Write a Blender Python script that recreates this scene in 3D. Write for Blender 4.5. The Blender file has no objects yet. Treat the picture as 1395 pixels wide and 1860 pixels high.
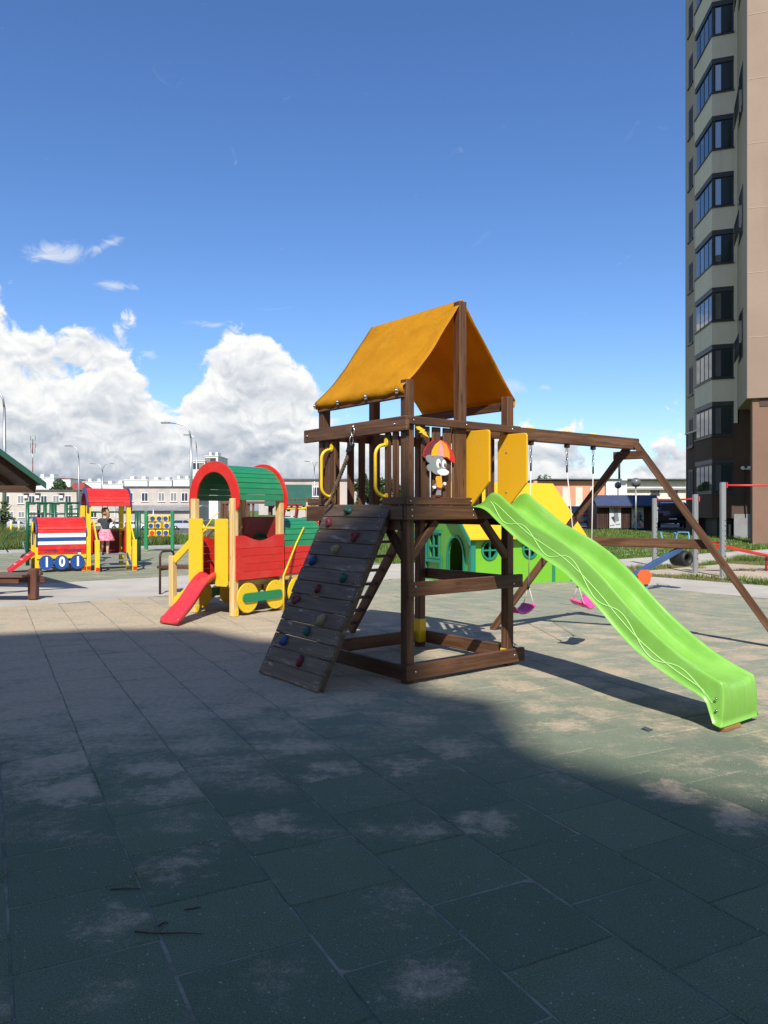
import bpy, math, random
from mathutils import Vector, Matrix, noise as mnoise
random.seed(7)
R = math.radians
SC = bpy.context.scene
C = SC.collection
# ------------------------------------------------------------------ camera, sky, sun, exposure
CAM_H = 1.58
cam = bpy.data.cameras.new('camera'); cam_o = bpy.data.objects.new('camera', cam); C.objects.link(cam_o)
cam.sensor_fit = 'VERTICAL'; cam.sensor_height = 36.0; cam.lens = 36.0 * 1397 / 1860
cam.shift_y = -5.0 / 1860
cam.clip_start = 0.05; cam.clip_end = 3000
cam_o.location = (0, 0, CAM_H); cam_o.rotation_euler = (R(90), 0, 0)
SC.camera = cam_o

SUN_EL, SUN_AZ = 45.0, 180.0
world = bpy.data.worlds.new('World'); SC.world = world; world.use_nodes = True
SKY_STRENGTH = 0.15
SUN_STRENGTH = 4.2
EXPOSURE = 0.58
sun = bpy.data.lights.new('sun', 'SUN'); sun_o = bpy.data.objects.new('sun', sun); C.objects.link(sun_o)
sun.energy = SUN_STRENGTH; sun.angle = R(0.53); sun.color = (1.0, 0.955, 0.88)
_dir = Vector((-0.02, 1.0, -math.tan(R(SUN_EL))))          # the way the light travels
sun_o.rotation_euler = _dir.to_track_quat('-Z', 'Y').to_euler()
sun_o.location = (0, -40, 60)
SC.view_settings.view_transform = 'Standard'; SC.view_settings.look = 'None'
SC.view_settings.gamma = 1; SC.view_settings.exposure = EXPOSURE; SC.view_settings.use_curve_mapping = False
SC.render.engine = 'CYCLES'
SC.cycles.max_bounces = 6; SC.cycles.diffuse_bounces = 3; SC.cycles.glossy_bounces = 3
SC.cycles.transmission_bounces = 4; SC.cycles.transparent_max_bounces = 6
SC.cycles.use_denoising = True

class NT:
    """tiny node builder"""
    def __init__(s, tree): s.t = tree; s.n = tree.nodes; s.l = tree.links
    def new(s, typ, **kw):
        n = s.n.new(typ)
        for k, v in kw.items(): setattr(n, k, v)
        return n
    def put(s, sock, v):
        if isinstance(v, bpy.types.NodeSocket): s.l.new(v, sock)
        elif v is not None: sock.default_value = v
    def math(s, op, a, b=None, c=None, clamp=False):
        n = s.new('ShaderNodeMath', operation=op); n.use_clamp = clamp
        s.put(n.inputs[0], a); s.put(n.inputs[1], b)
        if c is not None: s.put(n.inputs[2], c)
        return n.outputs[0]
    def smooth(s, v, a, b, lo=0.0, hi=1.0):
        n = s.new('ShaderNodeMapRange', interpolation_type='SMOOTHSTEP'); n.clamp = True
        s.put(n.inputs[0], v); s.put(n.inputs[1], a); s.put(n.inputs[2], b); s.put(n.inputs[3], lo); s.put(n.inputs[4], hi)
        return n.outputs[0]
    def mix(s, f, a, b, typ='MIX'):
        n = s.new('ShaderNodeMix', data_type='RGBA', blend_type=typ)
        s.put(n.inputs[0], f)
        s.put(n.inputs[6], (*a, 1) if isinstance(a, tuple) and len(a) == 3 else a)
        s.put(n.inputs[7], (*b, 1) if isinstance(b, tuple) and len(b) == 3 else b)
        return n.outputs[2]
    def noise(s, vec, scale, detail=4.0, rough=0.55, dist=0.0, dim='3D'):
        n = s.new('ShaderNodeTexNoise', noise_dimensions=dim)
        s.put(n.inputs['Vector'], vec); s.put(n.inputs['Scale'], scale); s.put(n.inputs['Detail'], detail)
        s.put(n.inputs['Roughness'], rough); s.put(n.inputs['Distortion'], dist)
        return n.outputs[0]
    def voro(s, vec, scale, feat='F1', rand=1.0):
        n = s.new('ShaderNodeTexVoronoi', feature=feat)
        s.put(n.inputs['Vector'], vec); s.put(n.inputs['Scale'], scale); s.put(n.inputs['Randomness'], rand)
        return n.outputs
    def voro2(s, vec, scale, sm=.35):
        n = s.new('ShaderNodeTexVoronoi', feature='SMOOTH_F1', voronoi_dimensions='2D')
        s.put(n.inputs['Vector'], vec); s.put(n.inputs['Scale'], scale); s.put(n.inputs['Smoothness'], sm)
        return n.outputs[0]
    def vmath(s, op, a, b=None):
        n = s.new('ShaderNodeVectorMath', operation=op); s.put(n.inputs[0], a)
        if b is not None: s.put(n.inputs[1], b)
        return n.outputs[0]
    def comb(s, x, y, z):
        n = s.new('ShaderNodeCombineXYZ'); s.put(n.inputs[0], x); s.put(n.inputs[1], y); s.put(n.inputs[2], z); return n.outputs[0]
    def sep(s, v):
        n = s.new('ShaderNodeSeparateXYZ'); s.put(n.inputs[0], v); return n.outputs

def build_world():
    w = NT(world.node_tree); w.n.clear()
    out = w.new('ShaderNodeOutputWorld'); bg = w.new('ShaderNodeBackground')
    bg.inputs['Strength'].default_value = SKY_STRENGTH
    sky = w.new('ShaderNodeTexSky', sky_type='NISHITA'); sky.sun_disc = False
    sky.sun_elevation = R(SUN_EL); sky.sun_rotation = R(SUN_AZ); sky.altitude = 150
    sky.air_density = 1.0; sky.dust_density = 0.35; sky.ozone_density = 2.6
    hs = w.new('ShaderNodeHueSaturation'); hs.inputs['Saturation'].default_value = 1.12; hs.inputs['Value'].default_value = 1.0
    hs.inputs['Hue'].default_value = 0.505
    w.put(hs.inputs['Color'], w.mix(1.0, sky.outputs[0], (.60, .655, .735), 'MULTIPLY'))
    tc = w.new('ShaderNodeTexCoord'); d = w.sep(tc.outputs['Generated'])
    az = w.math('ARCTAN2', d[0], d[1]); el = w.math('ARCSINE', d[2])
    azd = w.math('MULTIPLY', az, 57.2958); eld = w.math('MULTIPLY', el, 57.2958)
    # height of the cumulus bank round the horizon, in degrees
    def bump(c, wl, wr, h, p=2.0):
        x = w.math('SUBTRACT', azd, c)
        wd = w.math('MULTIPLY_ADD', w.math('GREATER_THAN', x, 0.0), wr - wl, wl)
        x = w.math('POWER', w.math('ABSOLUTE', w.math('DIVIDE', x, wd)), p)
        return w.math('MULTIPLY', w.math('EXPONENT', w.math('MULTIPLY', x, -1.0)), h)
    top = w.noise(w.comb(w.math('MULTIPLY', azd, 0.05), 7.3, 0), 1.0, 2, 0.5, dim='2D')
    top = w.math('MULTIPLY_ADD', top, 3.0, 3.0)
    for c, wl, wr, h, p in ((-31.0, 12, 13.4, 6.2, 4.0), (-19.6, 2.4, 2.6, .9, 2.0), (-27.6, 3, 3.4, 2.6, 2.0), (-9.3, 3.6, 4.6, 7.2, 3.0), (-3.0, 5, 6, 2.0, 2.0), (-14.5, 6, 6, 4.2, 3.0), (9.6, 1.6, 1.6, 1.6, 2.0), (20.6, 1.6, 3, 1.2, 2.0), (50, 10, 9, 9, 2.0), (78, 18, 22, 15, 2.0), (-72, 20, 22, 14, 2.0), (124, 24, 26, 17, 2.0), (-126, 28, 28, 17, 2.0), (176, 24, 24, 14, 2.0)):  # wide banks outside the view are raised to whiten the fill light
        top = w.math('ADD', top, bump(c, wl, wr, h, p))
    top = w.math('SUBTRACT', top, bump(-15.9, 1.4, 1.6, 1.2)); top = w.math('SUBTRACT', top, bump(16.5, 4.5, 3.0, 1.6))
    v0 = w.comb(w.math('MULTIPLY', azd, 0.10), w.math('MULTIPLY', eld, 0.115), 0.0)
    wn_ = w.new('ShaderNodeTexNoise', noise_dimensions='2D'); w.put(wn_.inputs['Vector'], v0); wn_.inputs['Scale'].default_value = 2.6; wn_.inputs['Detail'].default_value = 4
    warp = w.vmath('MULTIPLY', w.vmath('SUBTRACT', wn_.outputs['Color'], (.5, .5, .5)), (.30, .30, 0))
    def density(off):
        v2 = w.vmath('ADD', w.vmath('ADD', v0, warp), (0.0, off * 0.115, 0.0))
        n1 = w.noise(v2, 1.7, 6, 0.58, dim='2D')
        s_ = w.math('MULTIPLY_ADD', w.math('SUBTRACT', n1, 0.5), 9.0, w.math('SUBTRACT', w.math('SUBTRACT', top, off), eld))
        for sc, k_ in ((1.9, 3.2), (4.6, 1.8), (10.5, 0.85), (24.0, 0.36)):
            s_ = w.math('MULTIPLY_ADD', w.math('SUBTRACT', 0.42, w.voro2(v2, sc, .25)), k_, s_)
        return s_, v2
    D0, v2 = density(0.0); D1, _ = density(0.45)
    edge = w.noise(v2, 34.0, 4, 0.65, dim='2D')
    wm0 = None
    mask = w.smooth(w.math('MULTIPLY_ADD', w.math('SUBTRACT', edge, .5), 1.0, D0), -0.35, 1.0)
    lit = w.math('SUBTRACT', D0, D1)                       # density that falls off upwards faces the sun
    depth = w.smooth(D0, 0.3, 7.0)
    light = w.math('MULTIPLY_ADD', w.math('SUBTRACT', lit, 0.45), 0.125, 0.97)
    light = w.math('SUBTRACT', light, w.math('MULTIPLY', depth, 0.20))
    base = w.smooth(eld, 0.8, 6.0)
    light = w.math('SUBTRACT', light, w.math('MULTIPLY', w.math('SUBTRACT', 1.0, base), 0.10))
    sh = w.noise(w.comb(w.math('MULTIPLY', azd, 0.14), w.math('MULTIPLY', eld, 0.40), 9.0), 1.0, 4, 0.55, dim='2D')
    light = w.math('SUBTRACT', light, w.math('MULTIPLY', w.smooth(sh, 0.46, 0.70), w.math('MULTIPLY_ADD', w.math('SUBTRACT', 1.0, base), .22, .12)), clamp=True)
    ramp = w.new('ShaderNodeValToRGB'); cr = ramp.color_ramp
    k = 1 / SKY_STRENGTH * 2 ** -EXPOSURE
    cr.elements[0].position = 0.35; cr.elements[0].color = (0.33 * k, 0.39 * k, 0.49 * k, 1)
    cr.elements[1].position = 0.98; cr.elements[1].color = (1.0 * k, 1.0 * k, 0.99 * k, 1)
    e = cr.elements.new(0.62); e.color = (0.55 * k, 0.60 * k, 0.67 * k, 1)
    e = cr.elements.new(0.80); e.color = (0.76 * k, 0.79 * k, 0.83 * k, 1)
    w.l.new(light, ramp.inputs[0])
    col = w.mix(mask, hs.outputs[0], ramp.outputs[0])
    # thin wisps higher up, scattered all round
    v = w.comb(w.math('MULTIPLY', azd, 0.22), w.math('MULTIPLY', eld, 0.42), 1.0)
    wn = w.noise(v, 1.6, 6, 0.66, 0.9, dim='2D')
    def blob(c, e_, wa, we, sl=0.0):
        x0 = w.math('SUBTRACT', azd, c); x = w.math('DIVIDE', x0, wa)
        y = w.math('DIVIDE', w.math('SUBTRACT', w.math('SUBTRACT', eld, e_), w.math('MULTIPLY', x0, sl)), we)
        return w.math('EXPONENT', w.math('MULTIPLY', w.math('ADD', w.math('MULTIPLY', x, x), w.math('MULTIPLY', y, y)), -1.0))
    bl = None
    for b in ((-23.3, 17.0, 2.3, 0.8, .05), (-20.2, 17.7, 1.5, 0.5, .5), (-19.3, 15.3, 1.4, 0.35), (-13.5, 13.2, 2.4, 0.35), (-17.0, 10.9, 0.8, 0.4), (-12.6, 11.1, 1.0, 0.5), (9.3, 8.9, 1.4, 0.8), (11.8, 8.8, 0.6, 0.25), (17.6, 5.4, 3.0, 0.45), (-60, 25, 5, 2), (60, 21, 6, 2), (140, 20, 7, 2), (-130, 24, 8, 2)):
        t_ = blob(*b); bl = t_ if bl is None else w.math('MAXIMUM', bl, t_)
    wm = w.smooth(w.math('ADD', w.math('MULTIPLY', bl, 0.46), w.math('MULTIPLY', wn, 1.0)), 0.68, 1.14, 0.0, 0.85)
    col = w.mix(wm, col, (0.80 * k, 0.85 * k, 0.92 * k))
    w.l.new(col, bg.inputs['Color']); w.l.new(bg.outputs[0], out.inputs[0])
    world.cycles.sampling_method = 'MANUAL'; world.cycles.sample_map_resolution = 1024
build_world()

# ------------------------------------------------------------------ mesh helpers
class MB:
    def __init__(s): s.v = []; s.f = []; s.mi = []; s.cur = 0; s.sm = []
    def add(s, vs, fs, M=None, smooth=False):
        b = len(s.v)
        s.v += [tuple(M @ Vector(p)) if M is not None else tuple(p) for p in vs]
        for f in fs:
            s.f.append([i + b for i in f]); s.mi.append(s.cur); s.sm.append(smooth)
        return s
    def box(s, c, d, ch=0.0, M=None):
        x, y, z = (q / 2 for q in d); T = Matrix.Translation(c); M = T if M is None else M @ T
        if ch <= 0:
            vs = [(sx * x, sy * y, sz * z) for sx in (-1, 1) for sy in (-1, 1) for sz in (-1, 1)]
            fs = [(0, 1, 3, 2), (4, 6, 7, 5), (0, 4, 5, 1), (2, 3, 7, 6), (0, 2, 6, 4), (1, 5, 7, 3)]
            return s.add(vs, fs, M)
        ch = min(ch, x * .9, y * .9, z * .9)
        vs = []; idx = {}
        for sx in (-1, 1):
            for sy in (-1, 1):
                for sz in (-1, 1):
                    for k in range(3):
                        p = [sx * x, sy * y, sz * z]
                        for j in range(3):
                            if j != k: p[j] -= (sx, sy, sz)[j] * ch
                        idx[(sx, sy, sz, k)] = len(vs); vs.append(p)
        fs = []
        def ori(f):
            a, b_, c_ = (Vector(vs[i]) for i in f[:3]); n = (b_ - a).cross(c_ - a)
            m = sum((Vector(vs[i]) for i in f), Vector()) / len(f)
            fs.append(f if n.dot(m) > 0 else f[::-1])
        q = [(-1, -1), (1, -1), (1, 1), (-1, 1)]
        for k in range(3):
            for sg in (-1, 1):
                f = []
                for a, b_ in q:
                    t = [a, b_]; t.insert(k, sg); f.append(idx[(*t, k)])
                ori(f)
        for k in range(3):
            o = [j for j in range(3) if j != k]
            for a in (-1, 1):
                for b_ in (-1, 1):
                    f = []
                    for e, kk in ((-1, o[0]), (1, o[0]), (1, o[1]), (-1, o[1])):
                        t = [0, 0, 0]; t[k] = e; t[o[0]] = a; t[o[1]] = b_; f.append(idx[(*t, kk)])
                    ori(f)
        for a in (-1, 1):
            for b_ in (-1, 1):
                for c_ in (-1, 1): ori([idx[(a, b_, c_, k)] for k in range(3)])
        return s.add(vs, fs, M)
    def prism(s, poly, h0, h1, axis='z', M=None, smooth=False):
        """polygon extruded along an axis: 'z' poly=(x,y); 'y' poly=(x,z); 'x' poly=(y,z)"""
        def P(a, b, h): return {'z': (a, b, h), 'y': (a, h, b), 'x': (h, a, b)}[axis]
        n = len(poly)
        area = sum(poly[i][0] * poly[(i + 1) % n][1] - poly[(i + 1) % n][0] * poly[i][1] for i in range(n))
        if axis == 'y': area = -area
        if area < 0: poly = poly[::-1]
        if h0 > h1: h0, h1 = h1, h0
        vs = [P(a, b, h0) for a, b in poly] + [P(a, b, h1) for a, b in poly]
        fs = [list(range(n))[::-1], list(range(n, 2 * n))] + [[i, (i + 1) % n, n + (i + 1) % n, n + i] for i in range(n)]
        return s.add(vs, fs, M, smooth)
    def tube(s, pts, r, n=8, M=None, caps=True, smooth=True):
        pts = [Vector(p) for p in pts]; vs = []; fs = []
        rs = r if isinstance(r, (list, tuple)) else [r] * len(pts)
        prev = None
        for i, p in enumerate(pts):
            t = (pts[min(i + 1, len(pts) - 1)] - pts[max(i - 1, 0)]).normalized()
            if prev is None:
                u = t.orthogonal().normalized()
            else:
                u = (prev - t * prev.dot(t)).normalized()
            prev = u; w_ = t.cross(u)
            for k in range(n):
                a = 2 * math.pi * k / n; vs.append(p + (u * math.cos(a) + w_ * math.sin(a)) * rs[i])
        for i in range(len(pts) - 1):
            for k in range(n):
                k2 = (k + 1) % n
                fs.append([i * n + k, i * n + k2, (i + 1) * n + k2, (i + 1) * n + k])
        if caps:
            fs.append(list(range(n))[::-1]); fs.append([(len(pts) - 1) * n + k for k in range(n)])
        return s.add(vs, fs, M, smooth)
    def lathe(s, prof, n=16, M=None, smooth=True):
        vs = []; fs = []
        for r_, z in prof:
            for k in range(n):
                a = 2 * math.pi * k / n; vs.append((r_ * math.cos(a), r_ * math.sin(a), z))
        for i in range(len(prof) - 1):
            for k in range(n):
                k2 = (k + 1) % n; fs.append([i * n + k, i * n + k2, (i + 1) * n + k2, (i + 1) * n + k])
        fs.append(list(range(n))[::-1]); fs.append([(len(prof) - 1) * n + k for k in range(n)])
        return s.add(vs, fs, M, smooth)
    def ball(s, c, r, n=10, m=6, M=None, sq=(1, 1, 1)):
        prof = [(max(1e-4, math.sin(math.pi * i / m)) * r, -math.cos(math.pi * i / m) * r) for i in range(m + 1)]
        T = Matrix.Translation(c) @ Matrix.Diagonal((*sq, 1))
        return s.lathe(prof, n, T if M is None else M @ T)
    def grid(s, rows, smooth=True, M=None):
        n = len(rows[0]); vs = [p for r_ in rows for p in r_]
        fs = [[i * n + j, i * n + j + 1, (i + 1) * n + j + 1, (i + 1) * n + j] for i in range(len(rows) - 1) for j in range(n - 1)]
        return s.add(vs, fs, M, smooth)
    def mesh(s, name, mats):
        me = bpy.data.meshes.new(name); me.from_pydata(s.v, [], s.f)
        for m in (mats if isinstance(mats, (list, tuple)) else [mats]): me.materials.append(m)
        if any(s.mi): me.polygons.foreach_set('material_index', s.mi)
        me.polygons.foreach_set('use_smooth', s.sm); me.update()
        return me

FR = {}     # frame of each part inside its thing
def put(name, data, parent=None, M=None, label=None, kind=None):
    o = bpy.data.objects.new(name, data); C.objects.link(o)
    M = Matrix.Identity(4) if M is None else M
    if parent is not None:
        o.parent = parent
        o.matrix_local = (FR[parent].inverted() @ M) if parent in FR else M
        FR[o] = M
    else: o.matrix_local = M
    if label: o['label'] = label
    if kind: o['kind'] = kind
    return o
def part(name, mb, mats, parent, M=None, label=None, kind=None):
    return put(name, mb.mesh(name, mats), parent, M, label, kind)
def thing(name, label, cat, loc=(0, 0, 0), rz=0.0, group=None):
    o = bpy.data.objects.new(name, None); C.objects.link(o); o.empty_display_size = .2
    o.location = loc; o.rotation_euler = (0, 0, R(rz)); tag(o, label, cat, group); return o
def tag(o, label, cat, group=None):
    o['label'] = label; o['category'] = cat
    if group: o['group'] = group
    return o
def struct(name, mb, mats, M=None): return put(name, mb.mesh(name, mats), None, M, kind='structure')
def stuff(name, mb, mats, label, cat, M=None):
    o = put(name, mb.mesh(name, mats), None, M, kind='stuff'); tag(o, label, cat); return o
_bm = {}
def basis(p0, p1, up=None):
    p0 = Vector(p0); p1 = Vector(p1); x = (p1 - p0).normalized()
    u = Vector(up) if up is not None else (Vector((0, 0, 1)) if abs(x.z) < .95 else Vector((1, 0, 0)))
    y = u.cross(x).normalized(); z = x.cross(y)
    M = Matrix((x, y, z)).transposed().to_4x4(); M.translation = (p0 + p1) / 2
    return M, (p1 - p0).length
def board(name, p0, p1, w, h, mat, parent, up=None, ch=.006, label=None):
    """a beam from p0 to p1: w across (level), h along up"""
    M, l = basis(p0, p1, up)
    key = (round(l, 3), w, h, mat.name, ch)
    if key not in _bm: _bm[key] = MB().box((0, 0, 0), (l, w, h), ch).mesh(name, mat)
    return put(name, _bm[key], parent, M, label)
def copy_tree(o, parent=None):
    c = o.copy(); C.objects.link(c)
    if parent is not None: c.parent = parent
    for ch in list(o.children): copy_tree(ch, c)
    return c
def rrect(x0, y0, x1, y1, r, n=4):
    out = []
    for cx, cy, a0 in ((x1 - r, y1 - r, 0), (x0 + r, y1 - r, 90), (x0 + r, y0 + r, 180), (x1 - r, y0 + r, 270)):
        for k in range(n + 1):
            a = R(a0 + 90 * k / n); out.append((cx + r * math.cos(a), cy + r * math.sin(a)))
    return out
def ell(cx, cy, rx, ry, n=24, a0=0, a1=360):
    full = abs(a1 - a0) >= 360
    return [(cx + rx * math.cos(R(a0 + (a1 - a0) * k / (n if full else n - 1))), cy + ry * math.sin(R(a0 + (a1 - a0) * k / (n if full else n - 1)))) for k in range(n)]

# ------------------------------------------------------------------ materials
def newmat(name):
    m = bpy.data.materials.new(name); m.use_nodes = True; t = NT(m.node_tree); t.n.clear()
    out = t.new('ShaderNodeOutputMaterial'); b = t.new('ShaderNodeBsdfPrincipled'); t.l.new(b.outputs[0], out.inputs[0])
    return m, t, b, out
def objvec(t, sx=1.0, sy=1.0, sz=1.0):
    tc = t.new('ShaderNodeTexCoord'); oi = t.new('ShaderNodeObjectInfo')
    v = t.vmath('MULTIPLY', tc.outputs['Object'], (sx, sy, sz))
    return t.vmath('ADD', v, t.comb(t.math('MULTIPLY', oi.outputs['Random'], 37.0), t.math('MULTIPLY', oi.outputs['Random'], 11.0), 0.0)), oi
def bump(t, b, h, strength=.3, dist=.01):
    n = t.new('ShaderNodeBump'); n.inputs['Strength'].default_value = strength; n.inputs['Distance'].default_value = dist
    t.put(n.inputs['Height'], h); t.l.new(n.outputs[0], b.inputs['Normal'])
def paint(name, col, rough=.42, var=.10, dirt=.12, dirtcol=(.30, .26, .20), scale=3.0, bmp=.10, spec=.5, metal=0.0):
    m, t, b, _ = newmat(name); v, oi = objvec(t)
    n = t.noise(v, scale, 5, .6); n2 = t.noise(v, scale * 9, 4, .65)
    c = t.mix(t.math('MULTIPLY', t.smooth(n, .35, .7), var), col, tuple(min(1, q * 1.35 + .02) for q in col))
    c = t.mix(t.math('MULTIPLY', oi.outputs['Random'], var * .8), c, tuple(q * .72 for q in col))
    c = t.mix(t.math('MULTIPLY', t.smooth(t.math('ADD', t.math('MULTIPLY', n, .6), t.math('MULTIPLY', n2, .5)), .55, .78), dirt), c, dirtcol)
    t.put(b.inputs['Base Color'], c)
    t.put(b.inputs['Roughness'], t.math('MULTIPLY_ADD', n2, .18, rough - .09)); b.inputs['Specular IOR Level'].default_value = spec
    b.inputs['Metallic'].default_value = metal
    if bmp: bump(t, b, n2, bmp, .004)
    return m
def wood(name, dark, light, worn=(.30, .25, .20), wear=.15, rough=.55, gs=1.0, bmp=.35):
    m, t, b, _ = newmat(name); v, oi = objvec(t, 1.6 * gs, 24 * gs, 24 * gs)
    g = t.noise(v, 1.0, 7, .62, .6)
    v2, _o = objvec(t, .9, 7, 7); g2 = t.noise(v2, 1.0, 3, .5)
    c = t.mix(t.smooth(g, .34, .66), dark, light)
    c = t.mix(t.math('MULTIPLY', t.smooth(g2, .45, .75), .45), c, tuple(q * .62 for q in dark))
    c = t.mix(t.math('MULTIPLY_ADD', oi.outputs['Random'], .5, 0.0), c, tuple(q * .80 for q in dark))
    v3, _o = objvec(t, 2.2, 9, 9); g3 = t.noise(v3, 1.4, 8, .7)
    c = t.mix(t.math('MULTIPLY', t.smooth(g3, .56, .72), wear), c, worn)
    vk, _o = objvec(t, 2.1, 9.5, 9.5); kn = t.voro(vk, 1.0)
    c = t.mix(t.math('MULTIPLY', t.smooth(kn[0], .16, .05), .75), c, tuple(q * .40 for q in dark))
    vc, _o = objvec(t, .8, 60, 60); ck = t.noise(vc, 1.0, 3, .6)
    c = t.mix(t.math('MULTIPLY', t.smooth(ck, .64, .70), .55), c, tuple(q * .35 for q in dark))
    t.put(b.inputs['Base Color'], c); t.put(b.inputs['Roughness'], t.math('MULTIPLY_ADD', g, .22, rough - .1))
    b.inputs['Specular IOR Level'].default_value = .35
    bump(t, b, g, bmp, .004)
    return m
def flat(name, col, rough=.6, metal=0.0, spec=.5): return paint(name, col, rough, .05, .05, bmp=.03, spec=spec, metal=metal)
def glassy(name, col, rough=.04, ior=1.7, curtain=None):
    m, t, b, _ = newmat(name); v, oi = objvec(t)
    n = t.noise(v, .7, 2, .5); c = t.mix(n, col, tuple(q * 1.8 for q in col))
    if curtain: c = t.mix(t.math('MULTIPLY', t.math('GREATER_THAN', t.math('FRACT', t.math('MULTIPLY', oi.outputs['Random'], 13.7)), .72), t.smooth(t.noise(t.vmath('MULTIPLY', v, (9, 9, .3)), 1.0, 2, .5), .2, .8, .5, 1)), c, curtain)
    t.put(b.inputs['Base Color'], c); b.inputs['Roughness'].default_value = rough
    b.inputs['Specular IOR Level'].default_value = .5; b.inputs['IOR'].default_value = ior
    bump(t, b, n, .05, .02); return m
def mineral(name, c0, c1, scale=2.0, rough=.85, bmp=.25, speck=.0, speckcol=(.5, .45, .38), fine=60.0, world_=True):
    m, t, b, _ = newmat(name)
    if world_:
        g = t.new('ShaderNodeNewGeometry'); v = g.outputs['Position']
    else: v, _o = objvec(t)
    n = t.noise(v, scale, 6, .6); f = t.noise(v, fine, 4, .7); big = t.noise(v, scale * .22, 3, .5)
    c = t.mix(t.smooth(n, .3, .7), c0, c1)
    c = t.mix(t.math('MULTIPLY', t.smooth(big, .4, .7), .35), c, tuple(q * .78 for q in c0))
    c = t.mix(t.math('MULTIPLY', t.smooth(f, .5, .75), .25), c, tuple(q * .6 for q in c0))
    st = t.noise(t.vmath('MULTIPLY', v, (2.6, 2.6, .10)), 1.0, 4, .6)
    if scale <= .5: c = t.mix(t.math('MULTIPLY', t.smooth(st, .50, .72), .22), c, tuple(q * .66 for q in c0))
    if speck: c = t.mix(t.math('MULTIPLY', t.smooth(t.math('ADD', t.math('MULTIPLY', n, .7), t.math('MULTIPLY', f, .4)), .56, .68), speck), c, speckcol)
    t.put(b.inputs['Base Color'], c); b.inputs['Roughness'].default_value = rough; b.inputs['Specular IOR Level'].default_value = .25
    if bmp: bump(t, b, t.math('ADD', f, t.math('MULTIPLY', n, .5)), bmp, .006)
    return m

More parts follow.
